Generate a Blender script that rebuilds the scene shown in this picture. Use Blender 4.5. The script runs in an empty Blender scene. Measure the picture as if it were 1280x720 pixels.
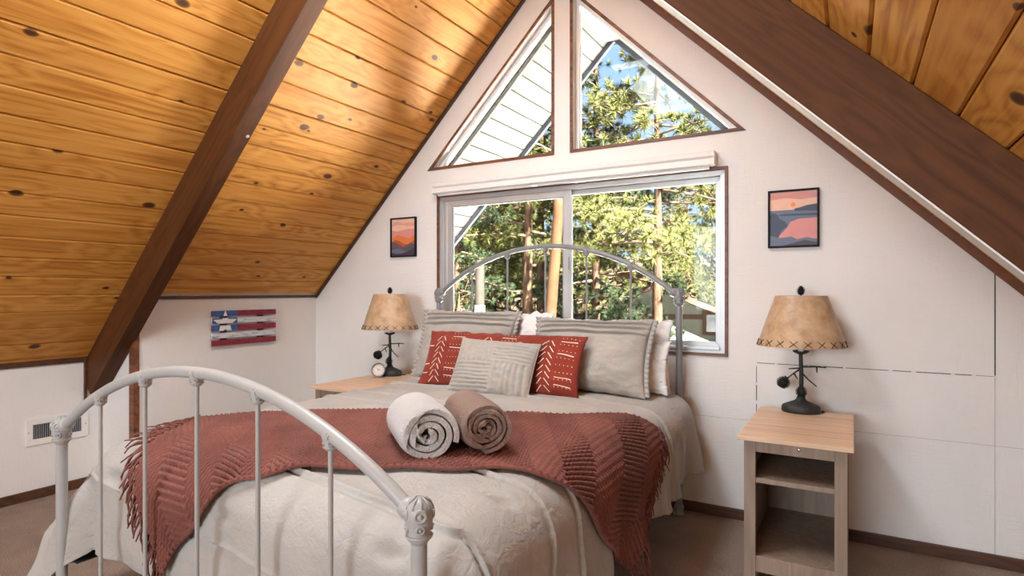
import bpy, bmesh, math, random
from mathutils import Vector, Matrix, noise, geometry
from math import sin, cos, pi, sqrt, radians, hypot, atan2, exp, floor

# ------------------------------------------------------------------ camera, sky, sun, exposure
SC = bpy.context.scene
COL = SC.collection
cam_d = bpy.data.cameras.new('camera'); cam = bpy.data.objects.new('camera', cam_d); COL.objects.link(cam)
cam_d.sensor_width = 36.0; cam_d.lens = 731.0 / 1280.0 * 36.0; cam_d.shift_y = 3.0 / 1280.0
cam_d.clip_start = 0.05; cam_d.clip_end = 400
cam.location = (0, 0, 1.2); cam.rotation_euler = (radians(90), 0, radians(30.2))
SC.camera = cam
SC.view_settings.view_transform = 'Standard'; SC.view_settings.look = 'None'
SC.view_settings.gamma = 1.0; SC.view_settings.use_curve_mapping = False
SC.view_settings.exposure = 1.12
try:
    SC.cycles.use_denoising = True
    SC.cycles.denoiser = 'OPENIMAGEDENOISE'
    SC.cycles.max_bounces = 10; SC.cycles.diffuse_bounces = 6; SC.cycles.transparent_max_bounces = 12
    SC.cycles.sample_clamp_indirect = 12.0
    SC.cycles.caustics_reflective = False; SC.cycles.caustics_refractive = False
except Exception:
    pass
W = bpy.data.worlds.new('sky'); SC.world = W; W.use_nodes = True
_n = W.node_tree.nodes; _l = W.node_tree.links
_bg = _n['Background']; _bg.inputs['Strength'].default_value = 0.62
_tc = _n.new('ShaderNodeTexCoord'); _sx = _n.new('ShaderNodeSeparateXYZ'); _rp = _n.new('ShaderNodeValToRGB')
_l.new(_tc.outputs['Generated'], _sx.inputs[0]); _l.new(_sx.outputs['Z'], _rp.inputs[0]); _l.new(_rp.outputs[0], _bg.inputs[0])
_rp.color_ramp.elements[0].position = 0.0; _rp.color_ramp.elements[0].color = (0.52, 0.72, 1.0, 1)
_rp.color_ramp.elements[1].position = 0.7; _rp.color_ramp.elements[1].color = (0.25, 0.47, 0.92, 1)

def lamp(name, kind, energy, color, loc, direction, **kw):
    d = bpy.data.lights.new(name, kind); d.energy = energy; d.color = color
    for k, v in kw.items(): setattr(d, k, v)
    o = bpy.data.objects.new(name, d); COL.objects.link(o); o.location = loc
    o.rotation_euler = Vector(direction).to_track_quat('-Z', 'Y').to_euler()
    return o
# late-morning sun from the side of the house, never through the gable glass
lamp('sun', 'SUN', 125.0, (1.0, 0.95, 0.86), (10, -3, 14), (-0.64, 0.30, -0.71), angle=radians(0.6))
# added fill light in the rear wall opening, behind the camera
lamp('fill_light_rear', 'AREA', 112.0, (0.82, 0.92, 1.0), (-1.3, -4.32, 1.60), (0, 1, -0.03), shape='RECTANGLE', size=2.4, size_y=1.5)
# added fill light under the ridge, out of view, shining down on the bed
lamp('fill_light_ridge', 'AREA', 34.0, (0.86, 0.94, 1.0), (-1.5, 1.35, 3.05), (0, 0.05, -1), shape='RECTANGLE', size=0.5, size_y=1.3)

D = 3.248                      # gable wall plane
CL, CR = 4.855, 1.855          # left ceiling: z - x = CL ; right ceiling: z + x = CR
S2 = sqrt(2.0)
RX = (CR - CL) / 2; RZ = (CR + CL) / 2
XN, XK, XR, YB, YRET = -4.07, -3.701, 1.07, -4.4, 1.885
random.seed(7)

# ------------------------------------------------------------------ node helpers
class NT:
    def __init__(s, name, rough=0.6, spec=0.5):
        s.m = bpy.data.materials.new(name); s.m.use_nodes = True
        s.t = s.m.node_tree; s.b = s.t.nodes['Principled BSDF']
        s.b.inputs['Roughness'].default_value = rough; s.b.inputs['Specular IOR Level'].default_value = spec
    def n(s, typ, **kw):
        o = s.t.nodes.new('ShaderNode' + typ)
        for k, v in kw.items(): setattr(o, k, v)
        return o
    def l(s, a, b): s.t.links.new(a, b)
    def coords(s, scale=(1, 1, 1), rnd=False, kind='Object', rot=(0, 0, 0)):
        tc = s.n('TexCoord'); mp = s.n('Mapping'); s.l(tc.outputs[kind], mp.inputs['Vector'])
        mp.inputs['Scale'].default_value = scale; mp.inputs['Rotation'].default_value = rot
        if rnd:
            oi = s.n('ObjectInfo'); mul = s.n('VectorMath', operation='MULTIPLY')
            s.l(oi.outputs['Random'], mul.inputs[0]); mul.inputs[1].default_value = (57, 91, 33)
            s.l(mul.outputs[0], mp.inputs['Location'])
        return mp.outputs['Vector']
    def noise(s, vec, scale=5, detail=3, rough=0.55, dist=0.0):
        o = s.n('TexNoise'); s.l(vec, o.inputs['Vector'])
        o.inputs['Scale'].default_value = scale; o.inputs['Detail'].default_value = detail
        o.inputs['Roughness'].default_value = rough; o.inputs['Distortion'].default_value = dist
        return o.outputs['Fac']
    def ramp(s, fac, stops):
        r = s.n('ValToRGB'); s.l(fac, r.inputs[0]); e = r.color_ramp.elements
        while len(e) < len(stops): e.new(0.5)
        for i, (p, c) in enumerate(stops):
            e[i].position = p; e[i].color = (c, c, c, 1) if isinstance(c, (int, float)) else (*c, 1)
        return r.outputs[0]
    def mix(s, fac, a, b, mode='MIX'):
        o = s.n('Mix', data_type='RGBA', blend_type=mode)
        for i, v in ((0, fac), (6, a), (7, b)):
            if hasattr(v, 'links') or hasattr(v, 'is_linked'): s.l(v, o.inputs[i])
            elif i == 0: o.inputs[0].default_value = v
            else: o.inputs[i].default_value = (*v, 1)
        return o.outputs[2]
    def math(s, op, a, b=0.0, c=None):
        o = s.n('Math', operation=op)
        for i, v in enumerate((a, b) if c is None else (a, b, c)):
            if hasattr(v, 'is_linked'): s.l(v, o.inputs[i])
            else: o.inputs[i].default_value = v
        return o.outputs[0]
    def color(s, c):
        if hasattr(c, 'is_linked'): s.l(c, s.b.inputs['Base Color'])
        else: s.b.inputs['Base Color'].default_value = (*c, 1)
    def bump(s, h, strength=0.3, dist=0.01):
        o = s.n('Bump'); s.l(h, o.inputs['Height']); o.inputs['Strength'].default_value = strength
        o.inputs['Distance'].default_value = dist; s.l(o.outputs[0], s.b.inputs['Normal'])

M = {}
def plain(name, col, rough=0.6, var=0.12, scale=8, bump=0.0, bscale=60, metal=0.0, spec=0.5, rnd=False):
    t = NT(name, rough, spec); v = t.coords(rnd=rnd)
    dk = tuple(c * (1 - var) for c in col); lt = tuple(min(1, c * (1 + var)) for c in col)
    t.color(t.ramp(t.noise(v, scale, 4), [(0.3, dk), (0.7, lt)]))
    if bump: t.bump(t.noise(v, bscale, 3), bump, 0.01)
    t.b.inputs['Metallic'].default_value = metal
    M[name] = t.m; return t

def wood(name, c_dark, c_mid, c_light, knots=1.0, rough=0.4, axis=0, knot_col=(0.05, 0.018, 0.008), kscale=(1.9, 4.6), bump=0.12, coat=0.0, grain=34.0, flat=None):
    """boards run along object axis `axis`"""
    t = NT(name, rough)
    sc = [grain, grain, grain]; sc[axis] = 1.3
    v = t.coords(tuple(sc), rnd=True)
    ks = [kscale[1]] * 3; ks[axis] = kscale[0]
    if flat is not None: ks[flat] = 0.0
    kv = t.coords(tuple(ks), rnd=True)
    vo = t.n('TexVoronoi', feature='F1', voronoi_dimensions='3D' if flat is None else '2D'); t.l(kv, vo.inputs['Vector']); vo.inputs['Scale'].default_value = 1.0
    dist = vo.outputs['Distance']
    # bend the grain around the knots
    wob = t.coords(tuple(0.42 if i == axis else 7 for i in range(3)), rnd=True)
    g = t.noise(v, 1.0, 5, 0.6, 0.6)
    big = t.noise(wob, 1.0, 3, 0.5, 0.8)
    ringsrc = t.math('MULTIPLY_ADD', big, 7.0, t.math('MULTIPLY', t.ramp(dist, [(0.0, 1.0), (0.45, 0.0)]), 1.6))
    rings = t.math('PINGPONG', ringsrc, 0.5)
    rings = t.math('MULTIPLY', rings, 2.0)
    fac = t.math('ADD', t.math('MULTIPLY', g, 0.74), t.math('MULTIPLY', rings, 0.24))
    col = t.ramp(fac, [(0.28, c_dark), (0.5, c_mid), (0.75, c_light)])
    tone = t.n('ObjectInfo')
    col = t.mix(t.math('MULTIPLY', tone.outputs['Random'], 0.40), col, c_dark)
    if knots:
        sel = t.n('SeparateColor'); t.l(vo.outputs['Color'], sel.inputs[0])
        keep = t.math('LESS_THAN', sel.outputs[0], 0.60 * knots)
        size = t.math('MULTIPLY_ADD', sel.outputs[1], 0.075, 0.030)
        rel = t.math('DIVIDE', dist, size)
        core = t.math('MULTIPLY', keep, t.ramp(rel, [(0.5, 1.0), (0.8, 0.75), (0.88, 0.3), (1.0, 0.0)]))
        col = t.mix(core, col, knot_col)
    t.color(col)
    t.bump(fac, bump, 0.004)
    if coat:
        t.b.inputs['Coat Weight'].default_value = coat; t.b.inputs['Coat Roughness'].default_value = 0.25
    M[name] = t.m
    return t

wood('pine_ceiling', (0.44, 0.170, 0.028), (0.66, 0.320, 0.066), (0.76, 0.415, 0.115), 1.0, 0.46, axis=1, kscale=(2.6, 4.4), flat=2, grain=58, knot_col=(0.085, 0.030, 0.012)).b.inputs['Specular IOR Level'].default_value = 0.22
wood('beam_wood', (0.068, 0.0225, 0.0060), (0.098, 0.0335, 0.0092), (0.125, 0.044, 0.013), 0.5, 0.55, axis=0, knot_col=(0.025, 0.008, 0.004), kscale=(2.6, 5)).b.inputs['Specular IOR Level'].default_value = 0.2
wood('trim_wood', (0.09, 0.032, 0.016), (0.20, 0.075, 0.034), (0.28, 0.11, 0.05), 0.0, 0.45, axis=0)
wood('baseboard_wood', (0.05, 0.021, 0.011), (0.09, 0.037, 0.019), (0.13, 0.054, 0.028), 0.0, 0.45, axis=0)
wood('stand_top_wood', (0.55, 0.37, 0.24), (0.72, 0.52, 0.36), (0.80, 0.61, 0.44), 0.15, 0.42, axis=0, knot_col=(0.2, 0.12, 0.07), grain=26)
wood('stand_wood', (0.23, 0.165, 0.120), (0.31, 0.230, 0.172), (0.38, 0.295, 0.225), 0.12, 0.5, axis=2, knot_col=(0.08, 0.05, 0.03), grain=40)

t = NT('painted_wall', 0.55); v = t.coords((1, 1, 1))
v2 = t.coords((140, 140, 9)); v3 = t.coords((22, 22, 160))
t.color(t.ramp(t.noise(v, 2.0, 3), [(0.3, (0.755, 0.74, 0.72)), (0.7, (0.81, 0.80, 0.785))]))
t.bump(t.math('ADD', t.noise(v2, 1.0, 3, 0.6, 1.2), t.math('MULTIPLY', t.noise(v3, 1.0, 2), 0.7)), 0.45, 0.006); M['painted_wall'] = t.m
plain('trim_plain', (0.17, 0.062, 0.028), 0.45, 0.15, 20)
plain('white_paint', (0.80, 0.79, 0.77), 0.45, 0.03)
plain('joint_dark', (0.09, 0.075, 0.06), 0.8, 0.5, 60)
plain('backing_dark', (0.035, 0.018, 0.010), 0.9)
t = NT('carpet', 0.95, 0.1); v = t.coords()
c1 = t.ramp(t.noise(v, 2.2, 4, 0.6), [(0.3, (0.34, 0.25, 0.20)), (0.7, (0.52, 0.41, 0.335))])
c2 = t.ramp(t.noise(v, 260, 2, 0.7), [(0.35, 0.45), (0.65, 1.3)])
t.color(t.mix(1.0, c1, c2, 'MULTIPLY')); t.bump(t.math('ADD', t.noise(v, 240, 3), t.noise(v, 60, 2)), 0.9, 0.012); M['carpet'] = t.m
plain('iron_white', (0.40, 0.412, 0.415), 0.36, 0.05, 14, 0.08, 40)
plain('iron_white_backlit', (0.23, 0.235, 0.24), 0.36, 0.06, 14, 0.08, 40)  # the white iron again, backlit shade of the headboard put into its colour
plain('aluminium', (0.52, 0.53, 0.535), 0.38, 0.06, 6, metal=0.35)
plain('aluminium_dark', (0.33, 0.34, 0.35), 0.45, 0.08, 6, metal=0.5)
plain('steel_black', (0.012, 0.012, 0.012), 0.5)
def cloth(name, col, bump=0.25, wr=9, var=0.06, weave=420):
    t = NT(name, 0.88, 0.25); v = t.coords()
    t.color(t.ramp(t.noise(v, 5, 3), [(0.3, tuple(c * (1 - var) for c in col)), (0.7, tuple(min(1, c * (1 + var)) for c in col))]))
    w1 = t.noise(v, wr, 4, 0.62, 1.0); w2 = t.noise(t.coords((weave, weave, weave)), 1, 1)
    t.bump(t.math('ADD', w1, t.math('MULTIPLY', w2, 0.1)), bump, 0.03)
    t.b.inputs['Sheen Weight'].default_value = 0.12; M[name] = t.m
cloth('linen', (0.425, 0.417, 0.400), 0.35, 26)
cloth('linen_pillow', (0.42, 0.395, 0.36), 0.35, 20)
cloth('white_cotton', (0.80, 0.79, 0.78), 0.4, 9, 0.02)
cloth('rust_cotton', (0.25, 0.036, 0.020), 0.3, 12, 0.2)
cloth('cream_thread', (0.80, 0.70, 0.60), 0.1, 40)
cloth('throw_yarn', (0.215, 0.076, 0.059), 0.4, 120, 0.25)
cloth('towel_white', (0.90, 0.90, 0.91), 0.9, 120, 0.03)
cloth('towel_brown', (0.44, 0.30, 0.245), 0.9, 120, 0.1)
cloth('box_spring_cloth', (0.74, 0.73, 0.73), 0.3, 14, 0.03)
plain('lamp_iron', (0.022, 0.021, 0.020), 0.55, 0.4, 30, 0.3, 90)
plain('lamp_cord', (0.02, 0.02, 0.02), 0.6)
t = NT('parchment', 0.34, 0.7); v = t.coords()
c = t.ramp(t.noise(v, 16, 6, 0.7, 0.3), [(0.25, (0.34, 0.20, 0.105)), (0.55, (0.54, 0.37, 0.225)), (0.8, (0.66, 0.50, 0.34))])
t.color(t.mix(t.ramp(t.noise(v, 55, 3, 0.6), [(0.62, 0.0), (0.75, 0.5)]), c, (0.26, 0.14, 0.06))); t.bump(t.noise(v, 40, 3), 0.1, 0.004); M['parchment'] = t.m
plain('lacing', (0.05, 0.022, 0.014), 0.7)
plain('socket_white', (0.8, 0.8, 0.78), 0.4, 0.02)
plain('silver', (0.62, 0.62, 0.62), 0.25, 0.1, 20, metal=0.9)
plain('clock_face', (0.82, 0.82, 0.80), 0.4, 0.02)
plain('frame_black', (0.010, 0.008, 0.008), 0.6, spec=0.2)
plain('flag_blue', (0.035, 0.10, 0.30), 0.6, 0.3, 30, 0.2)
plain('flag_red', (0.24, 0.018, 0.040), 0.6, 0.35, 25, 0.2)
t = NT('flag_white', 0.65); v = t.coords((1, 3, 9))
t.color(t.ramp(t.noise(v, 14, 5, 0.7), [(0.36, (0.10, 0.11, 0.16)), (0.47, (0.62, 0.62, 0.66)), (0.7, (0.78, 0.77, 0.78))])); M['flag_white'] = t.m
plain('flag_batten', (0.08, 0.05, 0.04), 0.7)
# glass that lets the daylight through, with its Fresnel reflection
t = NT('window_glass', 0.02); nt = t.t
tr = t.n('BsdfTransparent'); gl = t.n('BsdfGlossy'); gl.inputs['Roughness'].default_value = 0.02; fr = t.n('Fresnel'); fr.inputs['IOR'].default_value = 1.2
tr.inputs[0].default_value = (0.97, 0.985, 0.98, 1)
mx = t.n('MixShader'); t.l(fr.outputs[0], mx.inputs[0]); t.l(tr.outputs[0], mx.inputs[1]); t.l(gl.outputs[0], mx.inputs[2])
t.l(mx.outputs[0], nt.nodes['Material Output'].inputs['Surface']); M['window_glass'] = t.m
# outdoors
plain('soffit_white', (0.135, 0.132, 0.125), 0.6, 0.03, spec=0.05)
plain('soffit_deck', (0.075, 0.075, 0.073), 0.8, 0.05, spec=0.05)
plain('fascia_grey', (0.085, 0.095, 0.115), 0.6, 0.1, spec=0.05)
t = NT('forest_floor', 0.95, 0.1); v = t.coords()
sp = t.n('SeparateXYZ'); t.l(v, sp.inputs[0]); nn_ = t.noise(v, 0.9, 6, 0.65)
bounce_edge = t.ramp(t.math('DIVIDE', t.math('ADD', sp.outputs['Y'], t.math('MULTIPLY', nn_, 2.0)), 20.0), [(0.43, 0.0), (0.50, 1.0)])  # unseen ground by the house is made pale to bounce sun indoors
t.color(t.mix(bounce_edge, t.ramp(nn_, [(0.3, (0.66, 0.65, 0.63)), (0.7, (0.79, 0.785, 0.77))]), t.ramp(nn_, [(0.3, (0.022, 0.016, 0.009)), (0.5, (0.04, 0.03, 0.02)), (0.7, (0.065, 0.055, 0.045))]))); M['forest_floor'] = t.m
t = NT('bark', 0.9, 0.05); v = t.coords((9, 9, 2.0), rnd=True)
f = t.noise(v, 1.4, 5, 0.65, 0.6)
t.color(t.ramp(f, [(0.32, (0.0078, 0.0047, 0.0031)), (0.52, (0.0331, 0.0195, 0.0125)), (0.75, (0.0624, 0.0382, 0.0242))])); t.bump(f, 0.8, 0.04); M['bark'] = t.m
plain('post_bark', (0.0150, 0.0130, 0.0110), 0.8, 0.2, 6, spec=0.05)
plain('pale_bark', (0.0240, 0.0120, 0.0058), 0.8, 0.3, 3, 0.3, 12, spec=0.05)
plain('branch_bark', (0.050, 0.034, 0.024), 0.9, 0.3, 10, spec=0.05)
def leaf(name, a, b):
    t = NT(name, 0.6, 0.06); v = t.coords((1, 1, 1), rnd=True)
    t.color(t.ramp(t.noise(v, 1.5, 3, 0.6), [(0.35, a), (0.68, b)])); M[name] = t.m
leaf('needles_olive', (0.0110, 0.0160, 0.0050), (0.0490, 0.0490, 0.0110))
leaf('needles_yellow', (0.0225, 0.0270, 0.0085), (0.0680, 0.0680, 0.0215))
leaf('needles_dark', (0.0060, 0.0110, 0.0065), (0.0210, 0.0275, 0.0110))
leaf('dry_brush', (0.0300, 0.0210, 0.0090), (0.0850, 0.0625, 0.0250))
plain('siding_sage', (0.0900, 0.0940, 0.0780), 0.8, 0.06, 2, spec=0.05)
plain('siding_orange', (0.1100, 0.0425, 0.0125), 0.7, 0.15, 4, spec=0.05)
plain('roof_tan', (0.0650, 0.0525, 0.0425), 0.8, 0.1, 4, spec=0.05)
plain('house_trim', (0.0420, 0.0230, 0.0180), 0.7, 0.1, spec=0.05)
plain('roof_pale', (0.1000, 0.0950, 0.0875), 0.7, 0.05, spec=0.05)
plain('house_pane', (0.05, 0.06, 0.07), 0.15)
plain('car_blue', (0.03, 0.055, 0.09), 0.4)

# ------------------------------------------------------------------ mesh helpers
class MB:
    def __init__(s): s.v = []; s.f = []
    def add(s, vs, fs):
        o = len(s.v); s.v += [tuple(p) for p in vs]; s.f += [tuple(i + o for i in f) for f in fs]; return s
    def box(s, a, b, mat=None):
        x0, y0, z0 = a; x1, y1, z1 = b
        vs = [(x0, y0, z0), (x1, y0, z0), (x1, y1, z0), (x0, y1, z0), (x0, y0, z1), (x1, y0, z1), (x1, y1, z1), (x0, y1, z1)]
        if mat is not None: vs = [mat @ Vector(p) for p in vs]
        return s.add(vs, [(0, 3, 2, 1), (4, 5, 6, 7), (0, 1, 5, 4), (1, 2, 6, 5), (2, 3, 7, 6), (3, 0, 4, 7)])
    def tube(s, path, r, n=10, caps=True, sx=1.0):
        path = [Vector(p) for p in path]; m = len(path)
        rr = r if isinstance(r, (list, tuple)) else [r] * m
        up = None; vs = []; fs = []
        for i, p in enumerate(path):
            t = (path[min(i + 1, m - 1)] - path[max(i - 1, 0)]).normalized()
            if up is None:
                up = Vector((0, 0, 1)) if abs(t.z) < 0.9 else Vector((1, 0, 0))
            a = t.cross(up)
            if a.length < 1e-6: a = t.orthogonal()
            a.normalize(); up = a.cross(t).normalized()
            for k in range(n):
                th = 2 * pi * k / n
                vs.append(p + a * cos(th) * rr[i] * sx + up * sin(th) * rr[i])
        for i in range(m - 1):
            for k in range(n):
                k2 = (k + 1) % n
                fs.append((i * n + k, i * n + k2, (i + 1) * n + k2, (i + 1) * n + k))
        if caps:
            fs.append(tuple(range(n - 1, -1, -1))); fs.append(tuple((m - 1) * n + k for k in range(n)))
        return s.add(vs, fs)
    def lathe(s, prof, n=24, sy=1.0, mat=None):
        vs = []; fs = []; m = len(prof)
        for (r, z) in prof:
            for k in range(n):
                th = 2 * pi * k / n; p = Vector((r * cos(th), r * sin(th) * sy, z))
                vs.append(mat @ p if mat is not None else p)
        for i in range(m - 1):
            for k in range(n):
                k2 = (k + 1) % n; fs.append((i * n + k, i * n + k2, (i + 1) * n + k2, (i + 1) * n + k))
        if prof[0][0] > 1e-5: fs.append(tuple(range(n - 1, -1, -1)))
        if prof[-1][0] > 1e-5: fs.append(tuple((m - 1) * n + k for k in range(n)))
        return s.add(vs, fs)
    def prism(s, pts, d, mat=None):
        """closed planar polygon (3D points) extruded by vector d"""
        pts = [Vector(p) for p in pts]; d = Vector(d); n = len(pts)
        vs = pts + [p + d for p in pts]
        if mat is not None: vs = [mat @ p for p in vs]
        fs = [tuple(range(n)), tuple(range(2 * n - 1, n - 1, -1))]
        fs += [(i, i + n, (i + 1) % n + n, (i + 1) % n) for i in range(n)]
        return s.add(vs, fs)
    def grid(s, rows, flip=False):
        h = len(rows); w = len(rows[0]); vs = [p for r in rows for p in r]; fs = []
        for j in range(h - 1):
            for i in range(w - 1):
                q = (j * w + i, j * w + i + 1, (j + 1) * w + i + 1, (j + 1) * w + i)
                fs.append(q[::-1] if flip else q)
        return s.add(vs, fs)
    def mesh(s, name, mat, smooth=False, fix=True):
        me = bpy.data.meshes.new(name); me.from_pydata([tuple(p) for p in s.v], [], s.f)
        if fix:
            bm = bmesh.new(); bm.from_mesh(me)
            bmesh.ops.remove_doubles(bm, verts=bm.verts, dist=1e-6)
            bmesh.ops.recalc_face_normals(bm, faces=bm.faces); bm.to_mesh(me); bm.free()
        me.materials.append(M[mat])
        if smooth:
            for p in me.polygons: p.use_smooth = True
        me.update(); return me
    def build(s, name, mat, parent=None, smooth=False, bevel=0.0, fix=True, seg=2, auto=None):
        o = bpy.data.objects.new(name, s.mesh(name, mat, smooth, fix)); COL.objects.link(o)
        if parent is not None: o.parent = parent
        if bevel:
            m = o.modifiers.new('bevel', 'BEVEL'); m.width = bevel; m.segments = seg; m.limit_method = 'ANGLE'; m.angle_limit = radians(40)
        if auto:
            o.data.polygons.foreach_set('use_smooth', [True] * len(o.data.polygons)); o.data.set_sharp_from_angle(angle=radians(auto))
        return o

def empty(name, loc=(0, 0, 0), rz=0.0):
    o = bpy.data.objects.new(name, None); COL.objects.link(o); o.location = loc; o.rotation_euler = (0, 0, rz); o.empty_display_size = 0.1; return o
def tag(o, label=None, cat=None, group=None, kind=None):
    if label: o['label'] = label
    if cat: o['category'] = cat
    if group: o['group'] = group
    if kind: o['kind'] = kind
    return o
def struct(o, label, cat): return tag(o, label, cat, kind='structure')
def copy_tree(o, parent=None):
    c = o.copy(); COL.objects.link(c)
    if parent is not None: c.parent = parent
    for ch in o.children: copy_tree(ch, c)
    return c
def link_mesh(name, me, parent=None, loc=(0, 0, 0), rot=(0, 0, 0)):
    o = bpy.data.objects.new(name, me); COL.objects.link(o); o.parent = parent; o.location = loc; o.rotation_euler = rot; return o
def smoothstep(a, b, x):
    x = max(0.0, min(1.0, (x - a) / (b - a))); return x * x * (3 - 2 * x)
# ------------------------------------------------------------------ the room shell
mb = MB(); mb.box((XN - 0.15, YB - 0.15, -0.12), (XR + 0.15, D + 0.14, 0.0))
struct(mb.build('floor', 'carpet'), 'brown cut-pile carpet floor under the bed', 'floor')

BIG = [(-2.476, 0.861), (-0.581, 0.861), (-0.581, 1.845), (-2.476, 1.845)]
TL = [(-2.545, 2.047), (-1.600, 2.047), (-1.600, 2.992)]
TR = [(-1.470, 2.047), (-0.507, 2.047), (-1.470, 3.010)]
outer = [(XK - 0.06, 0), (XR + 0.05, 0), (XR + 0.05, CR - XR - 0.05 + 0.03), (RX, RZ + 0.03), (XK - 0.06, CL + XK - 0.06 + 0.03)]
def holed_wall(mbx, outer, holes, y0, y1):
    loops = [[Vector((x, z, 0)) for x, z in lp] for lp in [outer] + holes]
    tris = geometry.tessellate_polygon(loops)
    flat = [p for lp in loops for p in lp]; n = len(flat)
    vs = [(p.x, y0, p.y) for p in flat] + [(p.x, y1, p.y) for p in flat]
    fs = [tuple(t) for t in tris] + [tuple(i + n for i in t[::-1]) for t in tris]
    o = 0
    for lp in loops:
        m = len(lp)
        for i in range(m):
            a, b = o + i, o + (i + 1) % m; fs.append((a, b, b + n, a + n))
        o += m
    mbx.add(vs, fs)
mb = MB(); holed_wall(mb, outer, [BIG, TL, TR], D, D + 0.14)
wall_back = struct(mb.build('wall_back', 'painted_wall'), 'white textured gable wall around the big window', 'wall')
# panel joints on the gable wall: narrow sunken dark lines edged by the paint
def joint(a, b, w=0.004):
    (x0, z0), (x1, z1) = a, b; m = MB(); dx, dz = x1 - x0, z1 - z0; L = hypot(dx, dz); nx, nz = -dz / L * w / 2, dx / L * w / 2
    m.prism([(x0 + nx, D - 0.0012, z0 + nz), (x1 + nx, D - 0.0012, z1 + nz), (x1 - nx, D - 0.0012, z1 - nz), (x0 - nx, D - 0.0012, z0 - nz)], (0, 0.003, 0))
    m.build('panel_joint', 'joint_dark', wall_back)
random.seed(3)
x = -0.426
while x < 0.52:                                           # the open seam is broken by paint bridges
    l = random.uniform(0.05, 0.2); joint((x, 0.826), (min(x + l, 0.533), 0.826), random.uniform(0.0015, 0.004)); x += l + random.uniform(0.004, 0.02)
z = 0.55
while z < 0.81:
    l = random.uniform(0.03, 0.1); joint((-0.428, z), (-0.428, min(z + l, 0.826)), random.uniform(0.002, 0.004)); z += l + random.uniform(0.006, 0.02)
joint((0.535, 0.83), (0.535, 1.28), 0.0045); joint((0.535, 0.05), (0.535, 0.82), 0.0007)
joint((-0.80, 0.525), (0.95, 0.525), 0.0006)

def slab(name, a, b, label, mat='painted_wall'): return struct(MB().box(a, b).build(name, mat), label, 'wall')
slab('wall_left', (XN - 0.12, YB, 0), (XN, YRET + 0.10, CL + XN + 0.03), 'low white knee wall with the floor vent below the pine slope')
slab('wall_left_far', (XK - 0.08, YRET, 0), (XK, D, CL + XK + 0.03), 'white knee wall with the wooden flag sign')
slab('wall_left_return', (XN, YRET, 0), (XK - 0.08, YRET + 0.08, CL + XK - 0.02), 'short white wall stepping out beside the rafter foot')
slab('wall_right', (XR, YB, 0), (XR + 0.12, D, CR - XR + 0.03), 'low white knee wall under the right roof slope')
mb = MB(); rear = [(XN, 0), (XR, 0), (XR, CR - XR + 0.03), (RX, RZ + 0.03), (XN, CL + XN + 0.03)]
holed_wall(mb, rear, [[(-2.55, 0.75), (-0.05, 0.75), (-0.05, 2.35), (-2.55, 2.35)]], YB - 0.14, YB)
struct(mb.build('wall_front', 'painted_wall'), 'white gable wall at the other end of the loft', 'wall')

# ceilings: dark deck behind, tongue-and-groove pine boards proud of it
def deck(sgn):
    m = MB(); c = CL if sgn < 0 else CR
    e = 0.021 * S2
    if sgn < 0: pts = [(XN - 0.14, 0, c + XN - 0.14 + e), (RX, 0, RZ + e), (RX, 0, RZ + e + 0.09), (XN - 0.14, 0, c + XN - 0.14 + e + 0.09)]
    else: pts = [(XR + 0.14, 0, c - XR - 0.14 + e), (RX, 0, RZ + e), (RX, 0, RZ + e + 0.09), (XR + 0.14, 0, c - XR - 0.14 + e + 0.09)]
    pts = [(x, YB - 0.14, z) for x, _, z in pts]
    m.prism(pts, (0, D + 0.14 - YB + 0.14, 0)); return m
ceil_l = struct(deck(-1).build('ceiling_left', 'backing_dark'), 'honey-coloured knotty pine board ceiling over the left knee wall', 'ceiling')
ceil_r = struct(deck(1).build('ceiling_right', 'backing_dark'), 'honey-coloured knotty pine board ceiling over the right lamp', 'ceiling')
_pm = {}
def plank_mesh(w, L):
    k = (round(w, 4), round(L, 3))
    if k in _pm: return _pm[k]
    h = w / 2 - 0.0016; c = 0.0060
    pts = [(-h + c, 0, 0), (h - c, 0, 0), (h, 0, c), (h, 0, 0.02), (-h, 0, 0.02), (-h, 0, c)]
    m = MB(); m.prism([(x, -L / 2, z) for x, _, z in pts], (0, L, 0)); _pm[k] = m.mesh('plank', 'pine_ceiling'); return _pm[k]
random.seed(11)
def planks(sgn, joints):
    for s0, s1 in zip(joints[:-1], joints[1:]):
        sm = (s0 + s1) / 2; w = s1 - s0
        if sgn < 0:
            z = 1.16 + sm / S2; x = z - CL
            y1 = D + 0.002 if s0 > -0.1 else YRET + 0.05
        else:
            z = sm / S2; x = CR - z; y1 = D + 0.002
        L = y1 - YB; d = random.uniform(-0.0006, 0.0006)
        o = link_mesh('plank', plank_mesh(w, L), ceil_l if sgn < 0 else ceil_r, (x - sgn * d, (y1 + YB) / 2, z + d), (0, radians(45 * sgn), 0))
jl = [1.45 - 0.130 * k for k in range(16, 0, -1)] + [1.45 + 0.1445 * k for k in range(0, 13)]
jl = [s for s in jl if (1.16 + s / S2) < RZ - 0.01] + [(RZ - 1.16) * S2 - 0.004]
planks(-1, jl)
jr = [2.171 + 0.1335 * k for k in range(-9, 20)]
jr = [s for s in jr if s / S2 < RZ - 0.01] + [RZ * S2 - 0.004]
planks(1, jr)

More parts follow.
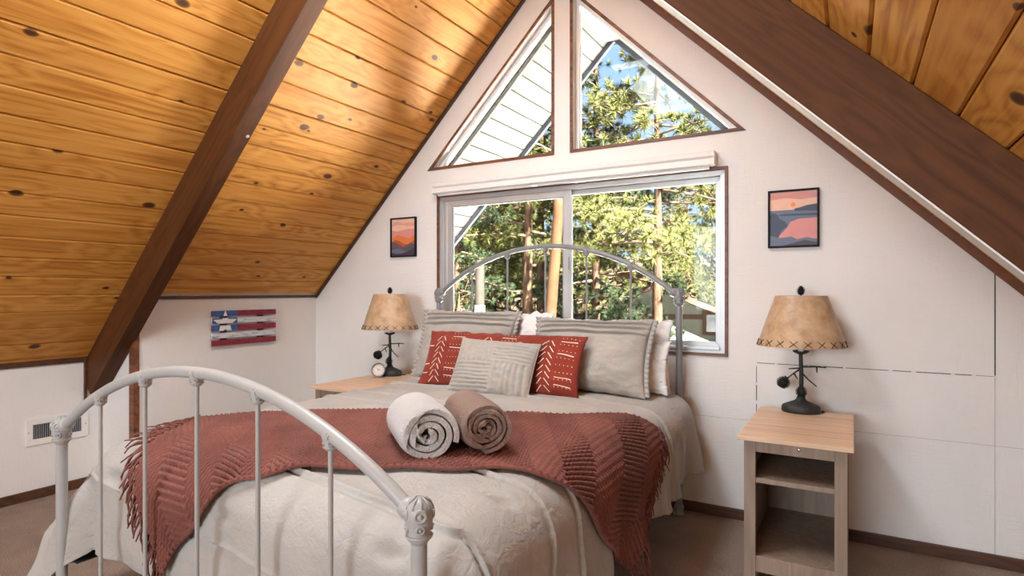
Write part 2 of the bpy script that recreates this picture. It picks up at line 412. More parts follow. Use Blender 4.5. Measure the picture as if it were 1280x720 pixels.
# rafters
def rafter2(sgn, y0, y1, label, depth=0.187):
    """built lying on local x (uphill), underside towards the room"""
    L = ((RX - XN + 0.06) if sgn < 0 else (XR + 0.06 - RX)) * S2
    m = MB(); m.prism([(0, y0, 0), (L, y0, 0), (L - depth, y0, -depth), (-0.04, y0, -depth)], (0, y1 - y0, 0))
    root = empty('rafter_beam', (XN - 0.06 if sgn < 0 else XR + 0.06, 0, (CL + XN - 0.06) if sgn < 0 else CR - XR - 0.06))
    if sgn < 0: root.rotation_euler = (0, radians(-45), 0)
    else: root.matrix_world = Matrix.Translation(root.location) @ Matrix(((-1 / S2, 0, 1 / S2, 0), (0, -1, 0, 0), (1 / S2, 0, 1 / S2, 0), (0, 0, 0, 1)))
    if sgn > 0:
        m = MB(); m.prism([(0, -y1, 0), (L, -y1, 0), (L - depth, -y1, -depth), (-0.04, -y1, -depth)], (0, y1 - y0, 0))
    m.build('timber', 'beam_wood', root, bevel=0.004)
    tag(root, label, 'beam')
    if sgn > 0:
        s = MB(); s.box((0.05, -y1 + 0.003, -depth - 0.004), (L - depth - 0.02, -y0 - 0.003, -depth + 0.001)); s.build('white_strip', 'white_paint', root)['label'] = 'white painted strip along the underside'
    else:
        for a in (1.95,):   # bolt plug scar
            k = MB(); k.lathe([(0.008, -0.003), (0.010, 0.0), (0.006, 0.004), (0.0, 0.005)], 10, mat=Matrix.Translation((a, y1 - 0.018, -depth)) @ Matrix.Rotation(pi, 4, 'X')); k.build('bolt_head', 'aluminium', root, True)
    return root
rafter2(-1, 1.79, 1.885, 'dark red-brown rafter beam crossing the left pine slope down to the vent wall')
rafter2(1, 1.79, 1.885, 'dark red-brown rafter beam with white underside crossing the right slope above the lamp')

# trims
def trim(name, mbx, label, mat='trim_wood'): return struct(mbx.build(name, mat, None, bevel=0.002), label, 'trim')
m = MB(); e = 0.016
q = [(XK, CL + XK), (RX, RZ), (RX, RZ - 0.03), (XK + 0.015, CL + XK - 0.015)]
m.prism([(x, D, z) for x, z in q], (0, -e, 0)); trim('trim_1', m, 'dark thin trim where the left pine slope meets the gable wall', 'baseboard_wood')
m = MB(); q = [(XR, CR - XR), (RX, RZ), (RX, RZ - 0.05), (XR, CR - XR - 0.05)]
m.prism([(x, D, z) for x, z in q], (0, -0.012, 0)); trim('trim_2', m, 'brown thin trim where the right pine slope meets the gable wall', 'trim_plain')
m = MB(); m.prism([(XK, YRET + 0.0, CL + XK), (XK, YRET, CL + XK - 0.010), (XK + 0.012, YRET, CL + XK - 0.010), (XK + 0.012, YRET, CL + XK + 0.011)], (0, D - YRET, 0)); trim('trim_3', m, 'thin dark trim on top of the knee wall with the flag', 'baseboard_wood')
m = MB(); m.prism([(XN, YB, CL + XN), (XN, YB, CL + XN - 0.022), (XN + 0.012, YB, CL + XN - 0.022), (XN + 0.012, YB, CL + XN + 0.011)], (0, 1.79 - YB, 0)); trim('trim_4', m, 'dark trim between the low vent wall and the pine slope', 'baseboard_wood')
m = MB(); m.box((XK - 0.045, YRET - 0.012, 0), (XK + 0.008, YRET, 0.945)); m.box((XK, YRET - 0.012, 0), (XK + 0.008, YRET + 0.022, 0.945)); trim('trim_5', m, 'brown corner post trim on the end of the flag knee wall')
m = MB(); m.box((XN, 1.775, 0.50), (XN + 0.016, 1.79, CL + XN - 0.005)); trim('trim_6', m, 'dark upright strip beside the foot of the left rafter', 'baseboard_wood')
m = MB(); m.box((XK, D - 0.014, 0), (XR, D, 0.055)); struct(m.build('baseboard_back', 'baseboard_wood', bevel=0.003), 'dark brown baseboard under the window wall', 'baseboard')
m = MB(); m.box((XN, YB, 0), (XN + 0.014, YRET, 0.055)); struct(m.build('baseboard_left', 'baseboard_wood', bevel=0.003), 'dark brown baseboard under the floor vent wall', 'baseboard')
m = MB(); m.box((XK, YRET, 0), (XK + 0.014, D - 0.014, 0.055)); struct(m.build('baseboard_left_far', 'baseboard_wood', bevel=0.003), 'dark brown baseboard behind the bed on the flag side', 'baseboard')
m = MB(); m.box((XR - 0.014, YB, 0), (XR, D - 0.014, 0.055)); struct(m.build('baseboard_right', 'baseboard_wood', bevel=0.003), 'dark brown baseboard of the right knee wall', 'baseboard')

# ------------------------------------------------------------------ windows
def inset(pts, w):
    n = len(pts); P = [Vector(p) for p in pts]; out = []
    for i in range(n):
        a, b, c = P[i - 1], P[i], P[(i + 1) % n]
        d1 = (b - a).normalized(); d2 = (c - b).normalized(); n1 = Vector((-d1.y, d1.x)); n2 = Vector((-d2.y, d2.x))
        k = w / (1 + n1.dot(n2)); out.append(b + (n1 + n2) * k)
    return [(p.x, p.y) for p in out]
def loop_boards(pts, w, y0, y1, name, mat, parent, bevel=0.0015):
    a = pts; b = inset(pts, w); n = len(pts)
    for i in range(n):
        j = (i + 1) % n; m = MB()
        m.prism([(a[i][0], y0, a[i][1]), (a[j][0], y0, a[j][1]), (b[j][0], y0, b[j][1]), (b[i][0], y0, b[i][1])], (0, y1 - y0, 0)); m.build(name, mat, parent, bevel=bevel)
def pane(pts, y, parent, t=0.004):
    m = MB(); m.prism([(x, y, z) for x, z in pts], (0, t, 0)); m.build('pane', 'window_glass', parent)
for nm, P, lab in (('window_1', TL, 'triangular gable window showing mostly the white soffit'), ('window_2', TR, 'triangular gable window showing the pine crown and sky')):
    w = empty(nm, (0, 0, 0)); struct(w, lab, 'window')
    loop_boards(inset(P, -0.012), 0.018, D - 0.008, D + 0.004, 'trim_board', 'trim_wood', w)
    loop_boards(inset(P, 0.0), 0.022, D + 0.06, D + 0.10, 'frame_rail', 'white_paint', w)
    g = inset(P, 0.020); pane(g, D + 0.078, w)
w3 = struct(empty('window_3'), 'wide aluminium sliding window behind the headboard', 'window')
loop_boards(inset(BIG, -0.013), 0.016, D - 0.010, D + 0.004, 'trim_board', 'trim_wood', w3)
loop_boards(BIG, 0.030, D + 0.012, D + 0.085, 'outer_frame', 'aluminium', w3)
b2 = inset(BIG, 0.030); xm0, xm1 = -1.545, -1.455
def rect(x0, x1, z0, z1): return [(x0, z0), (x1, z0), (x1, z1), (x0, z1)]
zl, zh = b2[0][1], b2[2][1]; xl, xr = b2[0][0], b2[1][0]
sashL = rect(xl + 0.028, xm1 - 0.04, zl, zh); loop_boards(sashL, 0.040, D + 0.018, D + 0.040, 'sash_rail', 'aluminium', w3)
pane(inset(sashL, 0.036), D + 0.027, w3)
loop_boards(inset(sashL, 0.040), 0.006, D + 0.020, D + 0.038, 'glazing_bead', 'aluminium_dark', w3, 0)
MB().box((xl, D + 0.02, zl), (xl + 0.027, D + 0.045, zh)).build('side_channel', 'aluminium', w3, bevel=0.003)
sashR = rect(xm0 + 0.02, xr, zl, zh); loop_boards(sashR, 0.030, D + 0.048, D + 0.070, 'sash_rail', 'aluminium', w3)
pane(inset(sashR, 0.026), D + 0.057, w3)
MB().box((xm1 - 0.040, D + 0.010, zl), (xm1 - 0.024, D + 0.019, zh)).build('meeting_stile', 'aluminium', w3, bevel=0.003)
m = MB(); m.box((-1.500, D + 0.006, 1.30), (-1.484, D + 0.019, 1.43)); lk = m.build('latch', 'aluminium', w3, bevel=0.004)
MB().box((-1.496, D + 0.000, 1.325), (-1.488, D + 0.007, 1.405)).build('latch_grip', 'aluminium_dark', lk, bevel=0.002)
MB().box((xl, D + 0.002, zl - 0.012), (xr, D + 0.018, zl + 0.006)).build('sill_track', 'aluminium', w3, bevel=0.003)

# roller blind head box
vb = empty('roller_blind', (-1.555, D, 1.895)); tag(vb, 'white roller blind cassette mounted above the wide window', 'blind')
pf = [(0, -0.035), (-0.060, -0.035), (-0.066, -0.030), (-0.066, -0.004), (-0.058, 0.0), (-0.072, 0.012), (-0.076, 0.034), (-0.070, 0.040), (0, 0.040)]
m = MB(); m.prism([(-0.93, y, z) for y, z in pf], (1.86, 0, 0)); m.build('cassette', 'white_paint', vb)
for sx in (-0.93, 0.925): MB().box((sx - 0.001, -0.070, -0.036), (sx + 0.006, 0, 0.041)).build('end_cap', 'white_paint', vb, bevel=0.003)
m = MB(); m.box((-0.90, -0.045, -0.050), (0.90, -0.022, -0.034)); hb = m.build('hem_bar', 'white_paint', vb, bevel=0.004)
MB().box((-0.17, -0.052, -0.054), (-0.12, -0.044, -0.042)).build('pull_tab', 'white_paint', hb, bevel=0.002)
# ------------------------------------------------------------------ iron bed
BX, HY, FY, HW = -1.60, 3.150, 0.98, 0.80
bed = empty('iron_bed', (BX, (HY + FY) / 2, 0)); tag(bed, 'white iron bed frame with arched headboard and footboard', 'bed')
def arch_z(dx, zc, sag):
    R = (HW * HW + sag * sag) / (2 * sag); return zc + sag - (R - sqrt(R * R - dx * dx))
def casting(name, loc, r, mat, parent, tall=1.0, seed=0, lean=0.0):
    """ornate cast joint: collar, leaf lobes and scroll beads"""
    rnd = random.Random(seed); m = MB(); T = Matrix.Translation(loc) @ Matrix.Rotation(lean, 4, 'Y')
    m.lathe([(0.0, -r * 1.25 * tall), (r * 0.55, -r * 1.2 * tall), (r * 0.95, -r * 0.85 * tall), (r * 0.80, -r * 0.6 * tall), (r * 0.98, -r * 0.1 * tall), (r * 1.04, r * 0.35 * tall), (r * 0.86, r * 0.8 * tall), (r * 0.3, r * 1.05 * tall), (0, r * 1.1 * tall)], 16, mat=T)
    def ring(c, ax, R0, t0):
        ax = ax.normalized(); u_ = ax.orthogonal().normalized(); w_ = ax.cross(u_)
        pts = [T @ (c + (u_ * cos(q) + w_ * sin(q)) * R0) for q in [2 * pi * k / 12 for k in range(13)]]
        m.tube(pts, t0, 6)
    for k in range(4):                                    # scroll reliefs on the four sides, fan on top
        a = pi / 4 + k * pi / 2 + rnd.uniform(-0.1, 0.1); d = Vector((cos(a), sin(a), 0))
        ring(d * r * 0.92 + Vector((0, 0, r * tall * 0.32)), d, r * 0.40, r * 0.15)
        ring(d * r * 0.86 + Vector((0, 0, -r * tall * 0.36)), d, r * 0.27, r * 0.12)
        for zc_, s in ((0.32, 0.20), (-0.36, 0.14)):
            s *= r; m.lathe([(0, -s), (s * 0.8, -s * 0.6), (s, 0), (s * 0.8, s * 0.6), (0, s)], 8, mat=T @ Matrix.Translation(d * r * 0.95 + Vector((0, 0, zc_ * r * tall))))
    for k in range(9):
        a = 2 * pi * k / 9; m.tube([T @ Vector((cos(a) * r * q1, sin(a) * r * q1, r * tall * q2)) for q1, q2 in ((0.96, 0.60), (0.72, 0.90), (0.25, 1.08))], [r * 0.10, r * 0.12, r * 0.08], 5)
    ring(Vector((0, 0, -r * tall * 0.80)), Vector((0, 0, 1)), r * 0.88, r * 0.14)
    return m.build(name, mat, parent, smooth=True)
def end_frame(yw, zc, sag, mat, zfoot, r_arch, prefix, seed, low_z):
    yl = yw - (HY + FY) / 2
    n = 40; path = []
    for i in range(n + 1):
        dx = -HW + 2 * HW * i / n; path.append((dx, yl, arch_z(dx, zc, sag)))
    MB().tube(path, r_arch, 14).build(prefix + '_arch', mat, bed, smooth=True)
    for sx in (-1, 1):
        p = MB(); p.tube([(sx * HW, yl, 0.045), (sx * HW, yl, zc + 0.01)], 0.0175, 14)
        post = p.build(prefix + '_post', mat, bed, smooth=False, auto=40)
        MB().lathe([(0.016, 0.0), (0.030, 0.004), (0.031, 0.018), (0.022, 0.028), (0.027, 0.040), (0.024, 0.052), (0.018, 0.06)], 16, mat=Matrix.Translation((sx * HW, yl, 0))).build('foot_cap', mat, post, smooth=True)
        casting('casting', (sx * HW, yl, zc + 0.002), 0.030, mat, bed, 1.45, seed + sx, 0.0)
        # collar where the arch leaves the casting
        d = Vector((-sx * 1.0, 0, (arch_z(HW - 0.05, zc, sag) - zc) / 0.05)).normalized()
        q = Vector((sx * HW, yl, zc)); MB().tube([q + d * 0.022, q + d * 0.030, q + d * 0.045, q + d * 0.05], [0.020, 0.024, 0.024, 0.019], 14).build('arch_collar', mat, bed, smooth=True)
    for k in range(5):
        dx = -HW + 2 * HW * (k + 1) / 6; za = arch_z(dx, zc, sag)
        MB().tube([(dx, yl, low_z), (dx, yl, za)], 0.0062, 10).build(prefix + '_spindle', mat, bed, auto=40)
        casting('casting', (dx, yl, za - 0.012), 0.0185, mat, bed, 1.15, seed + 10 + k)
    MB().tube([(-HW, yl, low_z), (HW, yl, low_z)], 0.009, 10).build(prefix + '_rail', mat, bed, auto=40)
end_frame(HY, 1.165, 0.300, 'iron_white_backlit', 0, 0.0150, 'headboard', 1, 0.22)
end_frame(FY, 0.710, 0.258, 'iron_white', 0, 0.0165, 'footboard', 51, 0.16)
for sx in (-1, 1):
    m = MB(); x0 = sx * 0.775; m.box((x0 - 0.002, FY - (HY + FY) / 2 + 0.02, 0.245), (x0 + 0.002, HY - (HY + FY) / 2 - 0.02, 0.285)); m.box((min(x0, x0 - sx * 0.035), FY - (HY + FY) / 2 + 0.02, 0.245), (max(x0, x0 - sx * 0.035), HY - (HY + FY) / 2 - 0.02, 0.249))
    m.build('side_rail', 'steel_black', bed)

def soft_box(name, a, b, mat, bev, label, cat, seg=4):
    o = MB().box(a, b).build(name, mat, None, bevel=bev, seg=seg, auto=50); return tag(o, label, cat)
soft_box('box_spring', (-2.365, 1.085, 0.251), (-0.835, 3.11, 0.43), 'box_spring_cloth', 0.03, 'white covered box spring under the mattress', 'box spring')
soft_box('mattress', (-2.36, 1.09, 0.432), (-0.84, 3.11, 0.632), 'white_cotton', 0.06, 'white mattress under the beige comforter', 'mattress')

# ------------------------------------------------------------------ the draped comforter
CX0, CX1, CY0, CY1, RB, ZT = -2.285, -0.845, 1.185, 3.10, 0.145, 0.660
def nz(x, y, z=0.0): return noise.noise(Vector((x, y, z)))
def drape(s, t, off=0.0, detail=True):
    qx = min(max(s, CX0), CX1); qy = max(t, CY0)
    ox, oy = s - qx, t - qy; rad = hypot(ox, oy)
    crown = 0.022 * (1 - ((qx - BX) / 0.75) ** 2) - 0.010 * smoothstep(1.7, 1.15, t)
    w = t + 0.11 * (s + 1.6)
    puff = 0.0
    if detail:
        for sw in SEAMS: 
            dd = w - sw
            puff += (0.0085 * exp(-(dd / 0.006) ** 2) if dd > 0 else 0.0085 * exp(-(dd / 0.0035) ** 2)) - 0.009 * exp(-((dd + 0.015) / 0.009) ** 2)
        for (tx, ty) in TUFTS: puff -= 0.020 * exp(-(((s - tx) / 0.035) ** 2 + ((t - ty) / 0.022) ** 2))
        puff += 0.012 * nz(s * 2.6, t * 2.6, 3.1) + 0.0035 * nz(s * 9, t * 9, 1.7)
    if rad < 1e-9:
        return Vector((qx, qy, ZT + crown + puff + off))
    n = Vector((ox / rad, oy / rad)); d = max(abs(ox), abs(oy))
    arc = RB * pi / 2
    if d < arc:
        th = d / RB; h = RB * sin(th); z = -RB * (1 - cos(th)); nh, nzz = sin(th), cos(th)
    else:
        h = RB; z = -RB - (d - arc); nh, nzz = 1.0, 0.0
    e = max(0.0, d - arc * 0.8)
    tang = (t if abs(ox) > abs(oy) else s)
    left = n.x < -0.3
    foot = -n.y
    fl = 0.0
    if left: fl = 0.05
    elif n.x > 0.3: fl = 0.06
    fl *= (1 - 0.9 * smoothstep(0.35, 0.8, foot)) if not left else (1 - smoothstep(0.70, 0.97, foot))
    rip = e * (0.075 * sin(tang * 13.0 + 1.3 * sin(tang * 6.1)) * smoothstep(1.2, 1.9, t) + 0.035 * sin(tang * 31 + 2.0)) * (1.0 if abs(ox) > abs(oy) else 0.35)
    if detail: rip += e * 0.10 * nz(s * 5, t * 7, 8.8)
    if left:                                              # the loose corner bellies out past the bedpost and sags lower
        ff = smoothstep(1.75, 1.12, t) * (1 - smoothstep(0.80, 0.98, foot))
        h += ff * 0.175 * (1 - exp(-(e / 0.13) ** 1.6)); z -= ff * 0.42 * e
        if detail: rip += ff * e * (0.10 * sin(tang * 38 + 9 * e) + 0.10 * nz(s * 11, t * 11, 4.4))
    h += e * fl + rip
    cr = crown * max(0.0, 1 - d / 0.3)
    p = Vector((qx, qy, ZT + cr + z)) + Vector((n.x * h, n.y * h, 0))
    nn = Vector((n.x * nh, n.y * nh, nzz))
    return p + nn * (puff + off)
SEAMS = [1.20, 1.53, 1.70, 2.03, 2.20, 2.53, 2.70, 0.90]
TUFTS = [(-1.02, 1.50), (-1.6, 1.45), (-2.15, 1.45), (-1.32, 1.86), (-1.9, 1.86), (-1.02, 2.36), (-1.6, 2.36), (-2.1, 2.36), (-0.80, 1.33), (-0.95, 1.02), (-1.6, 0.98), (-2.2, 1.0)]
LD = RB * pi / 2 + 0.235
ns, nt_ = 170, 640
rows = []
for j in range(nt_ + 1):
    t_ = CY0 - LD + (3.085 - CY0 + LD) * j / nt_
    row = []
    for i in range(ns + 1):
        s_ = CX0 - LD + (CX1 - CX0 + 2 * LD) * i / ns
        p = drape(s_, t_); row.append(p)
    rows.append(row)
cf = MB().grid(rows).build('comforter', 'linen', None, smooth=True, fix=False)
sm = cf.modifiers.new('thickness', 'SOLIDIFY'); sm.thickness = 0.018; sm.offset = -1
tag(cf, 'beige linen comforter with ridged pleats draped over the bed', 'comforter')

# ------------------------------------------------------------------ knitted throw
THF = [Vector(p) for p in ((-1.84, 0.77), (-1.62, 1.02), (-1.40, 1.16), (-1.14, 1.31), (-0.90, 1.47), (-0.66, 1.61), (-0.33, 1.95))]     # front edge
THB = [Vector(p) for p in ((-2.32, 1.44), (-2.10, 1.60), (-1.86, 1.74), (-1.60, 1.87), (-1.30, 2.02), (-1.02, 2.20), (-0.72, 2.46))]     # back edge
def bez(P, u):
    # Catmull-Rom through the points
    N = len(P) - 1; k = min(int(u * N), N - 1); f = u * N - k
    g = lambda i: P[i] if 0 <= i <= N else (P[0] * 2 - P[1] if i < 0 else P[N] * 2 - P[N - 1])
    a, b, c, d = g(k - 1), g(k), g(k + 1), g(k + 2)
    return 0.5 * ((2 * b) + (c - a) * f + (2 * a - 5 * b + 4 * c - d) * f * f + (3 * b - a - 3 * c + d) * f ** 3)
TL_, TW_ = 1.95, 0.74
def throw_pt(u, v, off):
    a, b = bez(THF, u), bez(THB, u); q = a.lerp(b, v)
    edge = 0.012 * sin(u * 40) * (1 if v < 0.5 else -1) * (abs(v - 0.5) * 2) ** 6
    q = q + (b - a).normalized() * edge
    return drape(q.x, q.y, off, False), q
nu, nv = 420, 250
rows = []
for j in range(nv + 1):
    v = j / nv; row = []
    for i in range(nu + 1):
        u = i / nu; A = u * TL_; B = v * TW_
        band = 0.11
        zig = abs(((A / band) % 2) - 1) * band              # chevron across the length
        ph = (B + zig * 0.9) / 0.0230
        ridge = abs(sin(pi * ph)) ** 0.55
        ply = 0.5 + 0.5 * sin(2 * pi * (A / 0.016 + floor(ph) * 0.5))
        row.append(throw_pt(u, v, 0.010 + 0.0165 * ridge + 0.0045 * ply * ridge + 0.004 * nz(A * 6, B * 6))[0])
    rows.append(row)
th = empty('throw_blanket', (BX, 1.7, 0.0)); tag(th, 'rust knitted throw blanket with fringe spread across the comforter', 'blanket')
def world_child(mbx, name, mat, parent, **kw):
    l = parent.location; mbx.v = [(x - l.x, y - l.y, z - l.z) for x, y, z in mbx.v]; return mbx.build(name, mat, parent, **kw)
kn = world_child(MB().grid(rows), 'knit_cloth', 'throw_yarn', th, smooth=True, fix=False)
sm = kn.modifiers.new('thickness', 'SOLIDIFY'); sm.thickness = 0.006; sm.offset = -1
# cable border along both long edges
for v in (0.004, 0.996):
    path = [throw_pt(i / 260, v, 0.018)[0] for i in range(261)]
    world_child(MB().tube(path, [0.0075 + 0.0012 * sin(i * 1.9) for i in range(261)], 7), 'edge_cord', 'throw_yarn', th, smooth=True)
random.seed(5)
fr = MB()
for end in (0.0, 1.0):
    for k in range(84):
        v = (k + random.uniform(0.1, 0.9)) / 84
        _, q = throw_pt(end, v, 0); _, q2 = throw_pt(0.03 if end == 0 else 0.97, v, 0)
        out = (q - q2).normalized(); L = random.uniform(0.06, 0.13); path = []
        jit = random.uniform(-0.5, 0.5)
        for i in range(6):
            ox = q.x - min(max(q.x, CX0), CX1); oy = min(0.0, q.y - CY0); g = Vector((ox, oy))
            gl = g.length; d = out if gl < 0.06 else (out * 0.25 + g.normalized() * 0.9).normalized()
            path.append(drape(q.x, q.y, 0.022 + 0.008 * sin(i + k), False))
            side = Vector((-d.y, d.x)); q = q + (d + side * jit * (1 - i / 7) * random.uniform(0, 1)) * L / 5
        fr.tube(path, [0.0036, 0.0036, 0.0034, 0.0034, 0.003, 0.0022], 5)
tag(world_child(fr, 'fringe', 'throw_yarn', th, smooth=True), kind='stuff')

# ------------------------------------------------------------------ pillows
def pillow_surface(w, h, t, plump=2.4, seed=0, wr=0.006, dent=0.05):
    def S(u, v, side):
        au, av = abs(u), abs(v)
        ex = 1 - dent * (1 - v * v) * au ** 2; ey = 1 - dent * (1 - u * u) * av ** 2
        prof = max(0.0, (1 - au ** plump)) ** 0.55 * max(0.0, (1 - av ** plump)) ** 0.55
        x = u * w / 2 * ex; y = v * h / 2 * ey
        wrn = wr * nz(u * 3.1 + seed, v * 3.1, side * 2.0 + seed) + wr * 0.5 * nz(u * 8 + seed, v * 8, seed)
        edge = wr * 1.2 * nz(u * 7 + seed, v * 7, 5.0) * max(au, av) ** 6
        return Vector((x, y + edge, side * (t / 2 * prof + wrn * prof ** 0.5)))
    return S
def pillow_mesh(S, n=44, m=34, extra=None):
    mbx = MB()
    for side in (1, -1):
        rows = []
        for j in range(m + 1):
            v = -1 + 2 * j / m; v = sin(v * pi / 2) * 0.55 + v * 0.45
            row = []
            for i in range(n + 1):
                u = -1 + 2 * i / n; u = sin(u * pi / 2) * 0.55 + u * 0.45
                p = S(u, v, side)
                if extra and side > 0: p = p + Vector((0, 0, extra(u, v)))
                row.append(p)
            rows.append(row)
        mbx.grid(rows, flip=side < 0)
    return mbx
def pillow_root(name, cx, cy, z0, h, lean, label, group=None, yaw=0.0, roll=0.0):
    """standing on its lower edge, front face (+local z) towards the foot of the bed, leaning back by `lean`"""
    r = empty(name, (cx, cy, z0)); tag(r, label, 'pillow', group)
    R = Matrix.Rotation(yaw, 4, 'Z') @ Matrix.Rotation(radians(90) - lean, 4, 'X') @ Matrix.Rotation(roll, 4, 'Z') @ Matrix.Translation((0, h / 2, 0))
    return r, R
def put(mbx, R, *a, **k):
    mbx.v = [tuple(R @ Vector(p)) for p in mbx.v]; return mbx.build(*a, **k)
def ruffle(S, R, parent, w, seed, mat):
    for sx in (-1, 1):
        m = MB(); rows = [[], [], []]
        for j in range(90):
            v = -0.97 + 1.94 * j / 89; p = S(sx, v, 1)
            for k in range(3):
                rows[k].append(p + Vector((sx * k * 0.012, 0, (k * 0.5) * 0.011 * sin(j * 1.15 + 0.6 * sin(j * 0.37)) + 0.002)))
        m.grid(rows); o = put(m, R, 'ruffle', mat, parent, smooth=True)
        s = o.modifiers.new('thickness', 'SOLIDIFY'); s.thickness = 0.0025
def sham(cx, cy, w, h, lean, label, seed, yaw):
    r, R = pillow_root('sham_pillow', cx, cy, 0.668, h, lean, label, 'pillow shams against the headboard', yaw)
    S = pillow_surface(w, h, 0.17, 2.6, seed, 0.010, 0.075)
    def pleats(u, v):
        z = 0.0
        for c in (0.86, 0.72, 0.55):
            q = v - c - 0.012 * sin(u * 5 + seed); z += 0.013 * exp(-(q / 0.026) ** 2) - 0.013 * exp(-((q + 0.05) / 0.026) ** 2)
        return z * (1 - abs(u) ** 8)
    put(pillow_mesh(S, 60, 170, pleats), R, 'cover', 'linen_pillow', r, smooth=True)
    ruffle(S, R, r, w, seed, 'linen_pillow')
sham(-1.205, 2.80, 0.66, 0.415, radians(22), 'beige pleated sham pillow beside the white pillows at the right bedpost', 3, 0.0)
sham(-2.015, 2.83, 0.66, 0.440, radians(20), 'beige pleated sham pillow beside the lamp with the clock', 8, 0.05)
def plain_pillow(cx, cy, z0, w, h, t_, lean, label, seed, yaw=0.0, roll=0.0):
    r, R = pillow_root('white_pillow', cx, cy, z0, h, lean, label, None, yaw, roll)
    S = pillow_surface(w, h, t_, 2.2, seed, 0.022, 0.06)
    put(pillow_mesh(S, 48, 40), R, 'cover', 'white_cotton', r, smooth=True)
    m = MB(); pts = [S(u, 1.0, 1) for u in [i / 20 - 1 for i in range(41)]]
    m.tube([p for p in pts], 0.004, 6); put(m, R, 'piping', 'white_cotton', r, smooth=True)
plain_pillow(-1.155, 3.000, 0.672, 0.70, 0.37, 0.12, radians(8), 'white pillow standing behind the sham at the right bedpost', 21, 0.02)
plain_pillow(-1.83, 3.005, 0.672, 0.66, 0.40, 0.12, radians(8), 'white pillow behind the sham next to the clock lamp', 33, 0.03)
plain_pillow(-1.130, 2.930, 0.672, 0.66, 0.27, 0.10, radians(14), 'low white pillow squeezed between the sham and the white pillow at the right bedpost', 45, 0.04)

# long rust pillow with stitched motifs
w, h = 0.99, 0.325
r, R = pillow_root('lumbar_pillow', -1.65, 2.62, 0.668, h, radians(24), 'long rust lumbar pillow with white stitched arrows and dots', None, 0.015)
S = pillow_surface(w, h, 0.14, 2.6, 60, 0.010, 0.045)
put(pillow_mesh(S, 60, 34), R, 'cover', 'rust_cotton', r, smooth=True)
def stitch(mbx, p0, p1, wd, n=5):
    """flat thread lying on the pillow from p0 to p1 (in metres from its middle)"""
    d = Vector(p1) - Vector(p0); sd = Vector((-d.y, d.x)).normalized() * wd / 2; rows = [[], []]
    for i in range(n + 1):
        c = Vector(p0) + d * i / n
        for k, s in ((0, -1), (1, 1)):
            q = c + sd * s; p = S(q.x / (w / 2), q.y / (h / 2), 1); rows[k].append(p + Vector((0, 0, 0.0022)))
    mbx.grid(rows)
em = MB()
for cx in (-0.375, -0.055, 0.312):
    for k in range(8):
        y = -0.130 + k * 0.034
        stitch(em, (cx - 0.036, y - 0.020), (cx - 0.007, y + 0.012), 0.0045); stitch(em, (cx + 0.036, y - 0.020), (cx + 0.007, y + 0.012), 0.0045)
for cx in (-0.255, 0.075, 0.418):
    for y in (-0.115, -0.075, 0.045, 0.115): stitch(em, (cx - 0.045, y + 0.004), (cx + 0.045, y), 0.0045, 8)
    for iy in range(8):
        for ix in range(5):
            y = -0.132 + iy * 0.037 + 0.012; x = cx - 0.044 + ix * 0.022; stitch(em, (x, y), (x + 0.004, y), 0.004, 1)
for y in (-0.10, -0.05, 0.06): stitch(em, (-0.475, y), (-0.43, y), 0.0045, 4)
tag(put(em, R, 'embroidery', 'cream_thread', r, smooth=True), kind='stuff')

# small beige pillow, four fields of pleats
w2, h2 = 0.465, 0.300
r, R = pillow_root('accent_pillow', -1.60, 2.485, 0.668, h2, radians(28), 'small beige accent pillow with pleated quarters before the rust pillow', None, 0.06, radians(-2))
S2_ = pillow_surface(w2, h2, 0.13, 2.8, 71, 0.008, 0.03)
def quarters(u, v):
    c = v if (u < 0.05) != (v > 0.1) else u
    a = abs(((c * 7.5 + 0.3 * nz(u * 2, v * 2, 4)) % 1) - 0.5) * 2
    return (0.012 * a ** 0.6 - 0.007) * (1 - max(abs(u), abs(v)) ** 10)
put(pillow_mesh(S2_, 110, 90, quarters), R, 'cover', 'linen_pillow', r, smooth=True)
m = MB(); path = [S2_(a, b, 1) for a, b in [(i / 12 - 1, -1) for i in range(24)] + [(1, i / 12 - 1) for i in range(24)] + [(1 - i / 12, 1) for i in range(24)] + [(-1, 1 - i / 12) for i in range(25)]]
m.tube(path, 0.0035, 6, caps=False); put(m, R, 'piping', 'linen_pillow', r, smooth=True)

